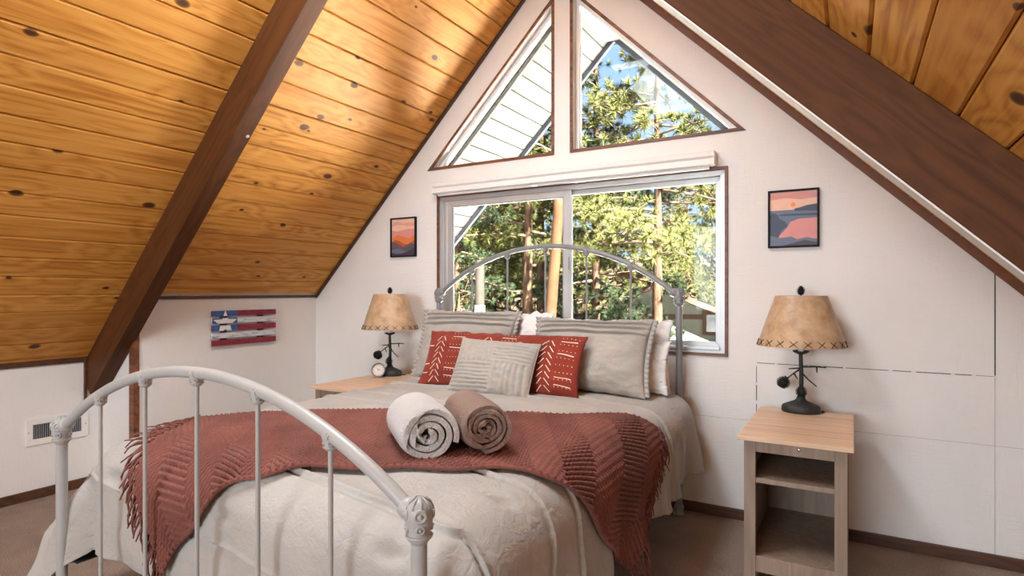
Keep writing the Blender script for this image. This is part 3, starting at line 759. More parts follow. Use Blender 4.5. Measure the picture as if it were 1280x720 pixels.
# ------------------------------------------------------------------ rolled towels
def towel(loc, yaw, R0, L, mat, label, turns, seed, sq=1.0, pale=None):
    root = empty('rolled_towel', loc, yaw); tag(root, label, 'towel', 'rolled towels on the throw')
    n = int(turns * 46); thick = R0 / (turns + 0.35)
    prof = []
    for i in range(n + 1):
        a = i / 46 * 2 * pi; rr = R0 * 0.05 + (R0 * 0.95) * i / n
        wob = 1 + 0.05 * sin(a * 2 + seed) * (1 - i / n) + 0.012 * sin(a * 3.0 + seed * 2)
        prof.append(Vector((cos(-a + 0.9) * rr * wob * (1.10 - 0.05 * i / n), sin(-a + 0.9) * rr * wob * sq)))
    # loose tail of the towel lying on the blanket
    m = MB(); ny = 30; rows = []
    zmin = min(p.y for p in prof)
    for j in range(ny + 1):
        y = -L / 2 + L * j / ny; e = abs(2 * j / ny - 1)
        sc = 1 - 0.10 * e ** 8
        row = []
        for i, p in enumerate(prof):
            yy = y + 0.006 * nz(i * 0.11, y * 4, seed) * (1 + 2 * e ** 4) + (0.012 if j == ny else -0.012 if j == 0 else 0) * sin(i * 0.13 + seed)
            b = 1 + 0.018 * nz(i * 0.05, y * 9, seed + 2)
            row.append(Vector((p.x * sc * b, yy, (p.y - zmin) * sc * b + (1 - sc) * (-zmin) )))
        rows.append(row)
    m.grid(rows)
    o = m.build('roll', mat, root, smooth=True, fix=False)
    s = o.modifiers.new('thickness', 'SOLIDIFY'); s.thickness = thick * 0.72; s.offset = 1.0
    b = o.modifiers.new('bevel', 'BEVEL'); b.width = thick * 0.18; b.segments = 3; b.limit_method = 'ANGLE'; b.angle_limit = radians(60)
    return root
towel((-1.225, 1.500, 0.702), radians(50), 0.082, 0.30, 'towel_white', 'white rolled towel lying against the brown one', 3.2, 1.0, 0.95)
towel((-1.085, 1.610, 0.700), radians(50), 0.075, 0.28, 'towel_brown', 'taupe brown rolled towel lying beside the white one', 4.4, 2.3, 1.0)
# ------------------------------------------------------------------ nightstands
def nightstand(loc, label):
    W_, DP, HT = 0.400, 0.670, 0.625                      # top board
    r = empty('nightstand', loc); tag(r, label, 'nightstand', None)
    hw, hd = W_ / 2, DP / 2
    MB().box((-hw, -hd, HT - 0.018), (hw, hd, HT)).build('top_board', 'stand_top_wood', r, bevel=0.002)
    bx, f, bk = 0.180, -hd + 0.030, hd - 0.02             # body half width, front and back planes
    pw = 0.043
    for sx in (-1, 1):
        a, b = sorted((sx * bx, sx * (bx - pw)))
        MB().box((a, f, 0), (b, f + 0.022, HT - 0.018)).build('post', 'stand_wood', r, bevel=0.0015)
        MB().box((a, bk - 0.022, 0), (b, bk, HT - 0.018)).build('post', 'stand_wood', r, bevel=0.0015)
        a, b = sorted((sx * (bx - 0.004), sx * (bx - 0.018)))
        MB().box((a, f + 0.022, 0.055), (b, bk - 0.022, HT - 0.018)).build('side_panel', 'stand_wood', r)
    iw = bx - pw
    MB().box((-iw, f + 0.002, 0.560), (iw, f + 0.020, HT - 0.018)).build('apron', 'stand_wood', r, bevel=0.001)
    MB().box((-iw, f + 0.002, 0.085), (iw, f + 0.020, 0.148)).build('bottom_rail', 'stand_wood', r, bevel=0.001)
    si = bx - 0.018
    MB().box((-si, f + 0.022, 0.438), (si, bk - 0.014, 0.456)).build('shelf', 'stand_wood', r, bevel=0.001)
    MB().box((-iw, f + 0.004, 0.4375), (iw, f + 0.0225, 0.4565)).build('shelf_edge', 'stand_wood', r, bevel=0.001)
    MB().box((-si, f + 0.022, 0.130), (si, bk - 0.014, 0.147)).build('bottom_shelf', 'stand_wood', r, bevel=0.001)
    MB().box((-si, bk - 0.014, 0.10), (si, bk - 0.008, HT - 0.02)).build('back_panel', 'stand_wood', r)
    k = MB(); k.lathe([(0.0065, 0), (0.0065, 0.002), (0.004, 0.0035), (0, 0.004)], 14, mat=Matrix.Translation((0.018, f + 0.002, 0.587)) @ Matrix.Rotation(pi / 2, 4, 'X'))
    k.build('screw_cap', 'silver', r, smooth=True)
    for x, y in ((-0.11, 0.05), (0.12, 0.05), (-0.11, 0.10), (0.12, 0.10)):
        MB().lathe([(0.007, 0), (0.006, 0.0015), (0, 0.002)], 10, mat=Matrix.Translation((x, f + y, 0.147))).build('screw_cap', 'stand_wood', r)
    return r
ns1 = nightstand((-0.195, 2.795, 0), 'wooden nightstand with open shelves in full view, only a lamp on its top')
ns2 = copy_tree(ns1); ns2.location = (-2.635, 2.770, 0); ns2['label'] = 'wooden nightstand carrying the lamp and clock, mostly hidden by the comforter'

# ------------------------------------------------------------------ table lamps with pine cones
def cone_mesh(m, T, R0, L, rows=7, n=9):
    m.lathe([(0, -L / 2), (R0 * 0.5, -L * 0.42), (R0 * 0.72, -L * 0.15), (R0 * 0.62, L * 0.15), (R0 * 0.3, L * 0.4), (0, L / 2)], 10, mat=T)
    for j in range(rows):
        f = (j + 0.5) / rows; z = -L / 2 + L * f; rr = R0 * sin(pi * (0.16 + 0.80 * f)) ** 0.8
        for k in range(n):
            a = 2 * pi * (k + 0.5 * (j % 2)) / n; c, s = cos(a), sin(a)
            w_ = rr * 0.42; p = [(rr * 0.55, -w_, z - L * 0.02), (rr * 0.55, w_, z - L * 0.02), (rr * 1.05, w_ * 0.75, z + L * 0.05), (rr * 1.16, 0, z + L * 0.075), (rr * 1.05, -w_ * 0.75, z + L * 0.05), (rr * 0.6, 0, z + L * 0.10)]
            vs = [T @ Vector((x * c - y * s, x * s + y * c, zz)) for x, y, zz in p]
            m.add(vs, [(0, 1, 2, 3, 4), (0, 4, 5), (1, 5, 2), (4, 3, 5), (3, 2, 5), (0, 5, 1)])
def table_lamp(loc, yaw, label):
    r = empty('table_lamp', loc, yaw); tag(r, label, 'lamp', None); SY = 0.74
    MB().lathe([(0.080, 0.0), (0.084, 0.004), (0.084, 0.024), (0.078, 0.034), (0.050, 0.046), (0.026, 0.056), (0.019, 0.066), (0.017, 0.075)], 36, sy=SY).build('base', 'lamp_iron', r, smooth=False, auto=45)
    MB().tube([(0, 0, 0.07), (0.002, 0, 0.16), (-0.001, 0, 0.27), (0, 0, 0.282)], [0.0105, 0.0095, 0.0085, 0.009], 12).build('stem', 'lamp_iron', r, smooth=True)
    MB().lathe([(0.009, 0.272), (0.030, 0.281), (0.036, 0.287), (0.036, 0.290), (0.016, 0.288), (0.0, 0.288)], 24).build('drip_cup', 'lamp_iron', r, smooth=True)
    MB().tube([(0, 0, 0.286), (0, 0, 0.335)], 0.0125, 16).build('socket', 'socket_white', r, auto=40)
    tw = [[(0, 0, 0.214), (0.035, -0.006, 0.216), (0.070, -0.010, 0.219), (0.105, -0.008, 0.217)], [(0.066, -0.010, 0.218), (0.067, -0.012, 0.192)], [(0, 0, 0.208), (-0.052, -0.01, 0.203)],
          [(0, 0, 0.205), (-0.030, -0.014, 0.184), (-0.062, -0.026, 0.155)], [(-0.030, -0.014, 0.184), (-0.014, -0.020, 0.158)], [(0, 0, 0.190), (0.030, -0.012, 0.158), (0.066, -0.020, 0.128)]]
    for p in tw: MB().tube(p, [0.0042] + [0.0034] * (len(p) - 2) + [0.0026], 7).build('twig', 'lamp_iron', r, smooth=True)
    m = MB(); cone_mesh(m, Matrix.Translation((-0.074, -0.030, 0.140)) @ Matrix.Rotation(0.5, 4, 'Y'), 0.029, 0.058); m.build('pine_cone', 'lamp_iron', r)
    m = MB(); cone_mesh(m, Matrix.Translation((0.002, -0.020, 0.100)), 0.024, 0.056); m.build('pine_cone', 'lamp_iron', r)
    # oval parchment shade
    zb, zt, rb, rt = 0.312, 0.550, 0.193, 0.112
    n = 64; sh = MB(); sc = MB()
    rows = []
    for (z, k, ri) in ((zb, rb, 0), (zb + 0.02, rb - 0.007, 0), ((zb + zt) / 2, (rb + rt) / 2 + 0.001, 0), (zt, rt, 0), (zt, rt - 0.003, 0), ((zb + zt) / 2, (rb + rt) / 2 - 0.002, 0), (zb, rb - 0.003, 0), (zb, rb, 0)):
        row = []
        for i in range(n + 1):
            a = 2 * pi * i / n; scal = 0.004 * (abs(sin(a * 10)) - 0.5) if z == zb else 0
            row.append((k * cos(a), k * SY * sin(a), z - scal))
        rows.append(row)
    shade = sh.grid(rows).build('shade', 'parchment', r, auto=50)
    for k in range(20):                                   # crossed lacing round the hem
        a = 2 * pi * (k + 0.5) / 20; x = MB()
        for s in (-1, 1):
            path = []
            for f in (0, 0.5, 1):
                aa = a + s * (f - 0.5) * 0.17; z = zb + 0.004 + 0.026 * f; q = rb + (rt - rb) * (z - zb) / (zt - zb) + 0.0022
                path.append((q * cos(aa), q * SY * sin(aa), z))
            x.tube(path, 0.0016, 5)
        x.build('lacing_cross', 'lacing', shade)
    sp = MB(); sp.tube([(-rt + 0.003, 0, zt - 0.012), (rt - 0.003, 0, zt - 0.012)], 0.002, 6); sp.tube([(0, 0, 0.33), (0, 0, zt + 0.006)], 0.003, 6)
    sp.build('harp', 'lamp_iron', r, smooth=True)
    m = MB(); cone_mesh(m, Matrix.Translation((0, 0, zt + 0.024)), 0.019, 0.044); m.build('finial', 'lamp_iron', r)
    return r
lamp1 = table_lamp((-0.210, 3.075, 0.625), 0.06, 'parchment-shaded iron pine cone lamp on the open nightstand')
cd = MB(); cd.tube([(0.075, 0.012, 0.006), (0.092, 0.018, 0.004), (0.098, 0.035, 0.004), (0.09, 0.052, 0.003)], 0.003, 6); cd.build('cord', 'lamp_cord', lamp1, smooth=True)
lamp2 = copy_tree(lamp1); lamp2.location = (-2.705, 3.005, 0.625); lamp2.rotation_euler.z = 0.35; lamp2['label'] = 'parchment-shaded iron pine cone lamp standing behind the round clock'

# ------------------------------------------------------------------ round clock
ck = empty('alarm_clock', (-2.700, 2.885, 0.625), radians(52)); tag(ck, 'small round silver alarm clock beside the lamp base', 'clock')
T = Matrix.Translation((0, 0, 0.052)) @ Matrix.Rotation(pi / 2, 4, 'X')
MB().lathe([(0.030, -0.016), (0.043, -0.010), (0.046, 0.0), (0.046, 0.012), (0.043, 0.016), (0.0385, 0.016), (0.0375, 0.010), (0.0, 0.010)], 36, mat=T).build('case', 'silver', ck, auto=50)
fc = MB(); fc.lathe([(0.0375, 0.0102), (0.0375, 0.0112), (0, 0.0112)], 36, mat=T); fc = fc.build('face', 'clock_face', ck)
def T2(x, y, z): return T @ Vector((x, y, z))
for a, l_, wd in ((2.1, 0.026, 0.0016), (0.35, 0.018, 0.0022)):
    h_ = MB(); h_.prism([T2(cos(a + 1.57) * wd, sin(a + 1.57) * wd, 0.0118), T2(cos(a) * l_, sin(a) * l_, 0.0118), T2(-cos(a + 1.57) * wd, -sin(a + 1.57) * wd, 0.0118)], (T.to_3x3() @ Vector((0, 0, 0.0006)))); h_.build('hand', 'steel_black', fc)
for k in range(12):
    a = k * pi / 6; h_ = MB(); c_, s_ = cos(a), sin(a)
    h_.prism([T2(c_ * 0.029 - s_ * 0.0012, s_ * 0.029 + c_ * 0.0012, 0.0114), T2(c_ * 0.034 - s_ * 0.0012, s_ * 0.034 + c_ * 0.0012, 0.0114), T2(c_ * 0.034 + s_ * 0.0012, s_ * 0.034 - c_ * 0.0012, 0.0114), T2(c_ * 0.029 + s_ * 0.0012, s_ * 0.029 - c_ * 0.0012, 0.0114)], T.to_3x3() @ Vector((0, 0, 0.0005))); h_.build('hour_mark', 'steel_black', fc)
for sx in (-1, 1):
    MB().tube([(sx * 0.020, -0.002, 0.014), (sx * 0.026, -0.002, 0.0)], [0.005, 0.004], 8).build('foot', 'silver', ck, smooth=True)

# ------------------------------------------------------------------ framed prints
def flatmat(name, col): plain(name, col, 0.5, 0.04, 20)
for nme, c in (('art_pink', (0.72, 0.36, 0.30)), ('art_peach', (0.80, 0.50, 0.36)), ('art_orange', (0.70, 0.20, 0.06)), ('art_rust', (0.45, 0.10, 0.04)), ('art_slate', (0.10, 0.085, 0.11)), ('art_plum', (0.16, 0.09, 0.11)), ('art_navy', (0.045, 0.060, 0.105)), ('art_steel', (0.13, 0.155, 0.235)), ('art_rose', (0.66, 0.27, 0.25)), ('art_sun', (0.85, 0.26, 0.03)), ('art_pale', (0.83, 0.73, 0.70)), ('art_charcoal', (0.055, 0.040, 0.055))):
    flatmat(nme, c)
def picture(x0, x1, z0, z1, layers, label, group):
    w_, h_ = x1 - x0, z1 - z0; r = empty('framed_print', ((x0 + x1) / 2, D, z0)); tag(r, label, 'picture', group)
    fw, dp = 0.0095, 0.020; P = [(-w_ / 2, 0), (w_ / 2, 0), (w_ / 2, h_), (-w_ / 2, h_)]
    loop_boards(P, fw, -dp, -0.001, 'frame_bar', 'frame_black', r, 0.001)
    I = inset(P, fw - 0.001); ix0, iz0 = I[0]; iw, ih = I[1][0] - ix0, I[2][1] - iz0
    MB().box((ix0, -0.010, iz0), (ix0 + iw, -0.004, iz0 + ih)).build('print', layers[0][0], r)
    for i, (mt, pts) in enumerate(layers[1:]):
        m = MB(); y = -0.0102 - i * 0.00025
        m.prism([(ix0 + iw * a, y, iz0 + ih * b) for a, b in pts], (0, 0.0006, 0)); m.build('print_shape', mt, r)
    return r
def hill(top, base=0.0): return [(0, base), (1, base)] + [(1 - i / (len(top) - 1), z) for i, z in enumerate(reversed(top))]
picture(-2.905, -2.670, 1.440, 1.723, [('art_peach', None),
    ('art_pink', hill([0.90, 0.93, 0.88, 0.90, 0.86])), ('art_peach', hill([0.80, 0.84, 0.82, 0.78, 0.80])), ('art_rose', hill([0.70, 0.66, 0.70, 0.72, 0.70])),
    ('art_orange', hill([0.47, 0.52, 0.57, 0.53, 0.50, 0.47, 0.50, 0.56])), ('art_rust', hill([0.38, 0.44, 0.40, 0.33, 0.30, 0.36, 0.42])),
    ('art_plum', hill([0.40, 0.36, 0.30, 0.24, 0.30, 0.34, 0.30])), ('art_slate', hill([0.26, 0.20, 0.16, 0.22, 0.28, 0.30])), ('art_steel', hill([0.16, 0.20, 0.14, 0.10, 0.06])), ('art_charcoal', hill([0.10, 0.05, 0.07, 0.14, 0.20]))],
    'narrow black-framed print of an orange sunset over dark hills', None)
sun = [(0.50 + 0.050 * cos(a * pi / 8), 0.755 + 0.042 * sin(a * pi / 8)) for a in range(16)]
picture(-0.372, -0.140, 1.415, 1.705, [('art_pink', None),
    ('art_rose', hill([0.96, 0.94, 0.97, 0.95])), ('art_peach', hill([0.86, 0.88, 0.84, 0.87])), ('art_sun', sun),
    ('art_steel', [(0, 0), (1, 0), (1, 0.66), (0, 0.66)]), ('art_navy', [(0.52, 0.64), (1, 0.62), (1, 0.75), (0.78, 0.73), (0.66, 0.70), (0.53, 0.68)]),
    ('art_navy', [(0.10, 0.56), (1, 0.54), (1, 0.58), (0.3, 0.59)]),
    ('art_rose', [(0.12, 0.12), (1, 0.12), (1, 0.50), (0.62, 0.49), (0.44, 0.44), (0.38, 0.34)]),
    ('art_navy', [(0, 0.12), (0.18, 0.14), (0.24, 0.28), (0.38, 0.37), (0.34, 0.44), (0.22, 0.50), (0.14, 0.60), (0.05, 0.62), (0, 0.56)]),
    ('art_steel', [(0, 0), (1, 0), (1, 0.10), (0.80, 0.15), (0.58, 0.12), (0.46, 0.17), (0.22, 0.15), (0.0, 0.20)]), ('art_charcoal', [(0.24, 0), (1, 0), (1, 0.05), (0.74, 0.10), (0.55, 0.06)])],
    'black-framed print of a pink bay with dark rocks and setting sun', None)

# ------------------------------------------------------------------ slatted flag sign on the knee wall (local x runs along the wall)
fl = empty('flag_sign', (XK, 2.602, 0.945), radians(90)); tag(fl, 'slatted wooden flag sign with a white star, red white and blue', 'sign')
FW, FH, SLAT = 0.495, 0.235, 0.037; gap = (FH - 5 * SLAT) / 4
for x in (-0.155, 0.13): MB().box((x - 0.022, -0.014, -FH / 2 + 0.006), (x + 0.022, -0.003, FH / 2 - 0.006)).build('batten', 'flag_batten', fl)
star = []
for k in range(10):
    rr = 0.092 if k % 2 == 0 else 0.037; a = pi / 2 + k * pi / 5; star.append((-FW / 2 + 0.092 + rr * cos(a), 0.030 + rr * sin(a)))
def clip_band(poly, z0, z1):
    for sgn, lim in ((1, z0), (-1, z1)):
        out = []
        for i in range(len(poly)):
            a, b = poly[i - 1], poly[i]; da, db = sgn * (a[1] - lim), sgn * (b[1] - lim)
            if (da >= 0) != (db >= 0): f = da / (da - db); out.append((a[0] + (b[0] - a[0]) * f, lim))
            if db >= 0: out.append(b)
        poly = out
    return poly
# the star cut as convex kites so it can be clipped slat by slat
ctr = (-FW / 2 + 0.092, 0.030)
kites = [[ctr, star[(k - 1) % 10], star[k], star[(k + 1) % 10]] for k in range(0, 10, 2)]
for i in range(5):
    z1 = FH / 2 - i * (SLAT + gap); z0 = z1 - SLAT; mt = 'flag_red' if i % 2 == 0 else 'flag_white'
    s = MB().box((-FW / 2, -0.030, z0), (FW / 2, -0.014, z1)).build('slat', mt, fl, bevel=0.0012)
    if i < 3:
        MB().box((-FW / 2 - 0.0004, -0.0308, z0), (-FW / 2 + 0.182, -0.0290, z1)).build('blue_field', 'flag_blue', s)
        for kt in kites:
            c = clip_band(kt, z0 + 0.001, z1 - 0.001)
            if len(c) > 2: m = MB(); m.prism([(x, -0.0318, z) for x, z in c], (0, 0.0012, 0)); m.build('star_piece', 'white_paint', s)

# ------------------------------------------------------------------ floor vent register
vt = empty('wall_vent', (XN, 1.640, 0.385), radians(90)); tag(vt, 'white metal vent register set low in the knee wall', 'vent')
VW, VH = 0.315, 0.155
P = [(-VW / 2, -VH / 2), (VW / 2, -VH / 2), (VW / 2, VH / 2), (-VW / 2, VH / 2)]
loop_boards(P, 0.036, -0.008, -0.001, 'face_plate', 'white_paint', vt, 0.002)
MB().box((-VW / 2 + 0.02, -0.0022, -VH / 2 + 0.02), (VW / 2 - 0.02, -0.001, VH / 2 - 0.02)).build('duct', 'steel_black', vt)
for k in range(23):
    x = -VW / 2 + 0.044 + k * 0.0103
    if k == 11: MB().box((x - 0.006, -0.007, -VH / 2 + 0.03), (x + 0.006, -0.002, VH / 2 - 0.03)).build('divider', 'white_paint', vt)
    else: MB().box((-0.0012, -0.0025, -VH / 2 + 0.034), (0.0012, 0.0025, VH / 2 - 0.034), Matrix.Translation((x, -0.0046, 0)) @ Matrix.Rotation(0.5, 4, 'Z')).build('louver', 'aluminium_dark', vt)
for sx in (-1, 1): MB().lathe([(0.004, 0), (0.003, 0.0015), (0, 0.002)], 8, mat=Matrix.Translation((sx * (VW / 2 - 0.014), -0.008, 0)) @ Matrix.Rotation(pi / 2, 4, 'X')).build('screw', 'aluminium_dark', vt)
# ------------------------------------------------------------------ outside: roof overhang
OY0, OY1 = D + 0.14, D + 0.80
CSL, CSR = CL - 0.295, CR - 0.295
def overhang(sgn, label):
    r = empty('roof_overhang', (RX, OY0, (CSL + CSR) / 2)); tag(r, label, 'soffit')
    n = 30; bw = 0.118
    L = bw - 0.007
    pm = MB(); pm.prism([(-L / 2, 0, 0.004), (-L / 2 + 0.004, 0, 0), (L / 2 - 0.004, 0, 0), (L / 2, 0, 0.004), (L / 2, 0, 0.012), (-L / 2, 0, 0.012)], (0, OY1 - OY0, 0)); me = pm.mesh('soffit_board', 'soffit_white')
    for k in range(n):
        s = 0.0555 + k * bw; link_mesh('soffit_board', me, r, (sgn * s / S2, 0, -s / S2), (0, radians(45 * sgn), 0))
    tot = n * bw + 0.1
    def strip(name, a0, a1, y0, y1, s0, s1, mat):
        m = MB(); m.box((s0, y0, a0), (s1, y1, a1)); o = m.build(name, mat, r); o.rotation_euler = (0, radians(45), 0) if sgn > 0 else (0, 0, 0)
        if sgn < 0: o.matrix_local = Matrix.Rotation(radians(135), 4, 'Y') @ Matrix.Scale(-1, 4, (0, 0, 1))
        return o
    strip('roof_deck', 0.012, 0.20, 0, OY1 - OY0, -0.1, tot, 'soffit_deck')
    strip('fascia', -0.034, 0.24, OY1 - OY0, OY1 - OY0 + 0.03, -0.06, tot, 'fascia_grey')
    strip('wall_moulding', -0.010, 0.004, 0.0, 0.02, -0.02, tot, 'soffit_white')
    if sgn > 0: MB().box((-0.05, 0.0, -0.045), (0.05, OY1 - OY0 + 0.031, 0.10)).build('ridge_board', 'soffit_white', r)
    return r
overhang(-1, 'white boarded soffit filling most of the view through one triangular window')
overhang(1, 'white soffit edge running above the pine crown in the other triangular window')

# ------------------------------------------------------------------ ground
def gz(x, y):
    return -1.35 + 1.25 * smoothstep(7, 26, y) + 5.0 * smoothstep(24, 70, y) + 0.25 * nz(x * 0.12, y * 0.12, 2) * smoothstep(4, 9, y) + 0.05 * nz(x * 0.7, y * 0.7, 2)
rows = [[(x, y, gz(x, y)) for x in [-60 + 1.25 * i for i in range(77)]] for y in [-8 + 1.25 * j for j in range(70)]]
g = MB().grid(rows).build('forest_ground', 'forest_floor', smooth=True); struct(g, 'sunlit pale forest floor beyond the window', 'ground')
# house wall below the loft
struct(MB().box((XN - 0.1, YB - 0.1, -2.6), (XR + 0.1, D + 0.13, -0.125)).build('wall_lower_storey', 'soffit_white'), 'pale outer wall of the storey below', 'wall')

# ------------------------------------------------------------------ pines
def tuft(m, p, d, r, nn, rnd):
    for _ in range(nn):
        v = Vector((rnd.gauss(0, 1), rnd.gauss(0, 1), rnd.gauss(0.25, 1))).normalized() + d * 0.7
        v.normalize(); L = r * rnd.uniform(0.6, 1.1); s = v.cross(Vector((rnd.uniform(-1, 1), rnd.uniform(-1, 1), rnd.uniform(-1, 1))))
        if s.length < 1e-3: continue
        s = s.normalized() * r * 0.036
        m.add([p - s, p + s, p + v * L], [(0, 1, 2)])
def pine(name, H, r0, z_first, reach, nb, seed, lean=0.0, dens=1.0, nmat='needles_olive', bark='bark', tsize=0.20):
    rnd = random.Random(seed); root = empty(name)
    top = Vector((lean * H, 0, H)); n = 10
    path = [Vector((lean * H * (i / n) + 0.08 * r0 * sin(i * 1.9 + seed), 0.08 * r0 * cos(i * 1.3 + seed), H * i / n - 0.4 * (i == 0))) for i in range(n + 1)]
    MB().tube(path, [r0 * (1.12 if i == 0 else 1 - 0.86 * i / n) for i in range(n + 1)], 12).build('trunk', bark, root, smooth=True)
    br = MB(); nd = MB()
    for b in range(nb):
        f = (b + rnd.random()) / nb; z = z_first + (H - z_first) * f ** 1.1; a = rnd.uniform(0, 2 * pi)
        L = reach * (1 - 0.75 * f ** 1.6) * rnd.uniform(0.55, 1.1); droop = rnd.uniform(-0.15, 0.35)
        base = Vector((lean * z, 0, z)); d = Vector((cos(a), sin(a), 0)); pts = []
        for i in range(6):
            q = i / 5; pts.append(base + d * L * q + Vector((0.12 * L * nz(b, q * 3, 1) * q, 0.12 * L * nz(b, q * 3, 9) * q, L * (droop * q - 0.25 * q * q) + 0.06 * L * q ** 3)))
        br.tube(pts, [0.035 * (1 - f * 0.6) * (1 - 0.8 * i / 5) + 0.004 for i in range(6)], 5)
        k = int(max(4, 22 * dens * L / reach * (1.2 - 0.3 * f)))
        for j in range(k):
            q = rnd.uniform(0.30, 1.03); i = min(int(q * 5), 4); p = pts[i].lerp(pts[i + 1], min(q * 5 - i, 1.0))
            off = Vector((rnd.gauss(0, 1), rnd.gauss(0, 1), rnd.gauss(0.2, 0.6))) * 0.17 * L ** 0.5 * (1.15 - 0.5 * q)
            if off.length > 0.2: br.tube([p, p + off], [0.008, 0.004], 3)
            tuft(nd, p + off, (d + off.normalized() if off.length > 0.01 else d).normalized(), tsize * rnd.uniform(0.75, 1.3), int(52 * dens) + 8, rnd)
    tag(br.build('branches', 'branch_bark', root, smooth=True, fix=False), kind='stuff')
    tag(nd.build('needles', nmat, root, fix=False), kind='stuff')
    return root
kinds = [pine('pine_tree', 10.5, 0.135, 3.2, 2.2, 50, 1, 0.0, 1.3, 'needles_olive', tsize=0.165),
         pine('pine_tree', 9.5, 0.105, 1.5, 2.1, 62, 2, 0.0, 1.4, 'needles_yellow', tsize=0.165),
         pine('pine_tree', 11, 0.115, 0.9, 2.1, 74, 3, 0.0, 1.4, 'needles_dark', tsize=0.165),
         pine('pine_tree', 9.0, 0.125, 2.9, 2.5, 50, 4, 0.0, 1.25, 'needles_yellow', tsize=0.175)]
used = [False] * 4
def place(k, kx, y, rz, sc, label):
    x = kx * y
    r = kinds[k] if not used[k] else copy_tree(kinds[k]); used[k] = True
    r.location = (x, y, gz(x, y)); r.rotation_euler = (0, 0, rz); r.scale = (sc, sc, sc)
    tag(r, label, 'tree', 'pines outside the window')
PINES = [  # kind, x per metre of distance, y, turn, scale, label
    (0, -0.546, 11.6, 0.4, 1.0, 'bare-trunked pine in the left sash, further from the mullion than its twin'),
    (0, -0.518, 13.2, 2.0, 1.0, 'bare-trunked pine in the left sash, next to the leaning trunk'),
    (3, -0.291, 12.6, 1.2, 1.05, 'thick pine before the sage green house, its crown filling the right triangular window'),
    (2, -0.715, 10.4, 2.6, 0.75, 'dark low pine at the left window edge behind the post'),
    (1, -0.625, 14.0, 5.1, 1.0, 'bushy yellow pine in the left sash behind the post'),
    (2, -0.405, 13.0, 0.9, 1.0, 'dark full pine just right of the window mullion'),
    (1, -0.369, 17.0, 3.3, 0.72, 'yellow-green pine between the dark pine and the thick pine'),
    (1, -0.240, 21.5, 4.3, 0.80, 'yellow pine behind the sage house, at the right window edge'),
    (1, -0.590, 19.0, 5.5, 1.2, 'far yellow pine behind the bare trunks'),
    (2, -0.200, 25.5, 1.9, 0.70, 'far dark pine right behind the sage house'),
    (0, -0.644, 14.2, 0.2, 0.95, 'thin bare-trunked pine just right of the post'),
    (2, -0.690, 24.0, 2.9, 0.7, 'far dark pine at the left window edge'),
    (1, -0.560, 25.0, 4.1, 0.8, 'far yellow pine seen between the two bare trunks'),
    (2, -0.480, 23.0, 1.3, 0.66, 'far dark pine hidden behind the mullion'),
    (1, -0.430, 22.0, 3.9, 0.7, 'far yellow pine right of the mullion'),
    (2, -0.330, 30.0, 2.2, 0.72, 'far dark pine above the orange cabin'),
    (1, -0.270, 27.0, 0.7, 0.75, 'far yellow pine left above the sage roof'),
    (1, -0.165, 22.0, 0.3, 0.75, 'far yellow pine right above the sage roof'),
    (2, -0.620, 33.0, 1.3, 0.8, 'farthest dark pine in the left sash'),
    (2, -0.390, 34.0, 3.1, 0.8, 'farthest dark pine right of the mullion'),
    (2, -0.250, 36.0, 5.0, 0.8, 'farthest dark pine over the sage house'),
]
for a in PINES: place(*a)
# leaning peeled trunk in front of the mullion
lt = empty('leaning_trunk', (-4.52, 9.3, gz(-4.52, 9.3))); tag(lt, 'orange-lit bare leaning trunk beside the window mullion', 'tree trunk')
MB().tube([(-0.28, 0, -0.3), (-0.17, 0, 1.2), (-0.05, 0, 2.6), (0.05, 0, 3.8), (0.10, 0, 4.6)], [0.12, 0.108, 0.10, 0.095, 0.085], 14).build('trunk', 'pale_bark', lt, smooth=True)
for z, a in ((1.5, 1.0), (3.0, -2.4)): MB().tube([(-0.26 + 0.08 * z, 0, z), (-0.26 + 0.08 * z + 0.22 * cos(a), 0.22 * sin(a), z + 0.1)], [0.03, 0.012], 6).build('branch_stub', 'pale_bark', lt, smooth=True)
# utility post at the left window edge
up = empty('utility_post', (-5.66, 8.6, gz(-5.66, 8.6))); tag(up, 'pale post with a grey band at the left window edge', 'post')
MB().tube([(0, 0, -0.3), (0, 0, 3.0)], [0.088, 0.080], 14).build('pole', 'post_bark', up, auto=40)
MB().lathe([(0.090, 2.08), (0.092, 2.09), (0.091, 2.20), (0.089, 2.21)], 14).build('band', 'aluminium_dark', up)
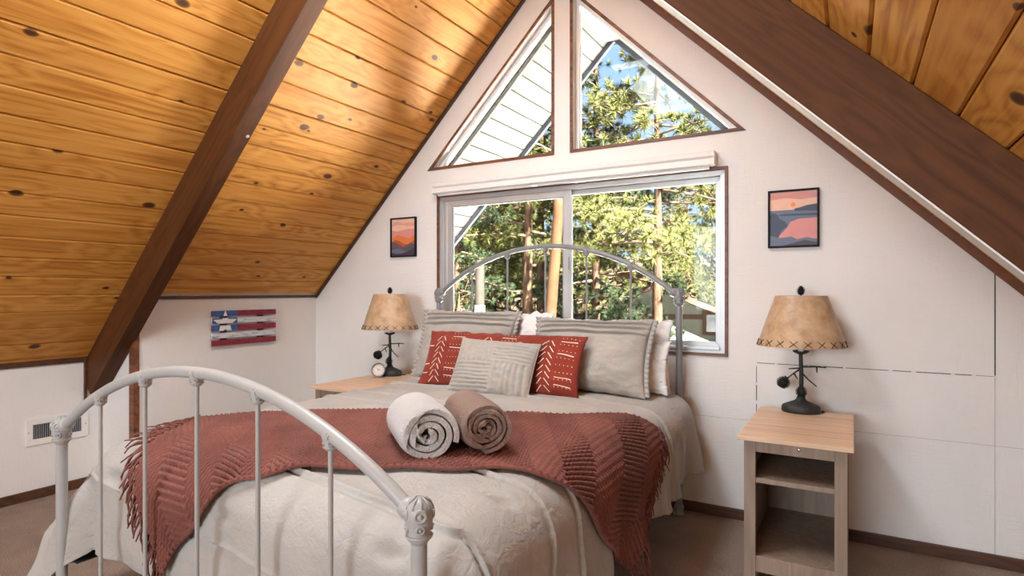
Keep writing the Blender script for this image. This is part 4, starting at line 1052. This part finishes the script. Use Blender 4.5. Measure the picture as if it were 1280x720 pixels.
# brush
def bush(name, R0, seed):
    rnd = random.Random(seed); root = empty(name); st = MB(); lf = MB()
    for k in range(26):
        a = rnd.uniform(0, 2 * pi); e = rnd.uniform(0.35, 1.4); d = Vector((cos(a) * cos(e), sin(a) * cos(e), sin(e))); L = R0 * rnd.uniform(0.6, 1.0)
        st.tube([(0, 0, -0.05), d * L * 0.5 + Vector((0, 0, 0.05)), d * L], [0.015, 0.010, 0.004], 4)
        for j in range(10): tuft(lf, d * L * rnd.uniform(0.35, 1.05) + Vector((rnd.gauss(0, 0.08), rnd.gauss(0, 0.08), rnd.gauss(0, 0.06))), d, 0.15, 12, rnd)
    tag(st.build('stems', 'branch_bark', root, fix=False), kind='stuff'); tag(lf.build('leaves', 'dry_brush', root, fix=False), kind='stuff'); return root
b0 = bush('dry_bush', 1.0, 9)
random.seed(21); first = True
for i, (kx, y, s, lab) in enumerate([(-0.67, 13.0, 1.5, 'dry yellow bush left of the post'), (-0.62, 12.4, 1.5, 'dry bush just right of the post'), (-0.575, 13.5, 1.5, 'dry bush left of the bare trunks'),
        (-0.50, 14.6, 1.5, 'dry bush behind the leaning trunk'), (-0.425, 13.6, 1.7, 'large dry bush beside the window mullion'), (-0.385, 13.0, 1.5, 'large dry bush under the dark full pine'), (-0.345, 13.0, 1.2, 'dry bush before the orange cabin'), (-0.60, 18.5, 1.7, 'far dry bush behind the left sash trunks'), (-0.52, 19.5, 1.8, 'far dry bush between the bare trunks'), (-0.66, 20.5, 1.8, 'far dry bush behind the post'), (-0.40, 19.0, 1.9, 'far dry bush right of the mullion')]):
    x = kx * y
    b = b0 if first else copy_tree(b0); first = False
    b.location = (x, y, gz(x, y)); b.rotation_euler = (0, 0, i * 1.3); b.scale = (s, s, s); tag(b, lab, 'bush', 'dry bushes in the forest')

# ------------------------------------------------------------------ neighbour houses
def house(name, loc, rz, w, dp, he, pitch, wall_mat, roof_mat, trim_mat, label, wins, band=None):
    r = empty(name, loc, rz); tag(r, label, 'house'); hr = he + w / 2 * pitch
    m = MB(); m.prism([(-w / 2, 0, -1.0), (w / 2, 0, -1.0), (w / 2, 0, he), (0, 0, hr), (-w / 2, 0, he)], (0, dp, 0)); m.build('wall', wall_mat, r)
    for sx in (-1, 1):
        ov = 0.35; m = MB(); m.prism([(0, -ov, hr + 0.02), (sx * (w / 2 + ov), -ov, he - ov * pitch + 0.02), (sx * (w / 2 + ov), -ov, he - ov * pitch + 0.14), (0, -ov, hr + 0.14)], (0, dp + 2 * ov, 0)); m.build('roof', roof_mat, r)
        m = MB(); m.prism([(0, -ov - 0.03, hr + 0.01), (sx * (w / 2 + ov), -ov - 0.03, he - ov * pitch + 0.01), (sx * (w / 2 + ov), -ov - 0.03, he - ov * pitch + 0.14), (0, -ov - 0.03, hr + 0.14)], (0, 0.03, 0)); m.build('barge_board', trim_mat, r)
    if band: MB().box((-w / 2, -0.03, band - 0.06), (w / 2, 0, band + 0.06)).build('band_board', trim_mat, r)
    for (x, z, ww, hh) in wins:
        P = [(x - ww / 2, z), (x + ww / 2, z), (x + ww / 2, z + hh), (x - ww / 2, z + hh)]
        f = MB().box((x - ww / 2 - 0.09, -0.05, z - 0.09), (x + ww / 2 + 0.09, -0.005, z + hh + 0.09)).build('window', trim_mat, r)
        MB().box((x - ww / 2, -0.06, z), (x + ww / 2, -0.045, z + hh)).build('pane', 'house_pane', f)
    return r
nh = house('neighbour_house', (-4.33, 14.6, -1.60), radians(16), 3.9, 4.0, 2.03, 0.42, 'siding_sage', 'roof_tan', 'house_trim', 'sage green gabled house with red-brown trim behind the thick pine', [(1.40, 1.78, 0.30, 0.42)], 2.14)
m = MB(); m.prism([(1.15, -0.9, 1.05), (2.6, -0.9, 2.25), (2.6, -0.9, 2.33), (1.15, -0.9, 1.13)], (0, 0.9, 0)); m.build('porch_roof', 'roof_pale', nh)
house('log_cabin', (-7.75, 22.5, -1.0), radians(10), 3.6, 4.0, 2.1, 0.5, 'siding_orange', 'roof_pale', 'house_trim', 'orange timber cabin far between the pines', [(-0.7, 1.0, 0.5, 0.6), (0.7, 1.0, 0.5, 0.6)], 2.1)
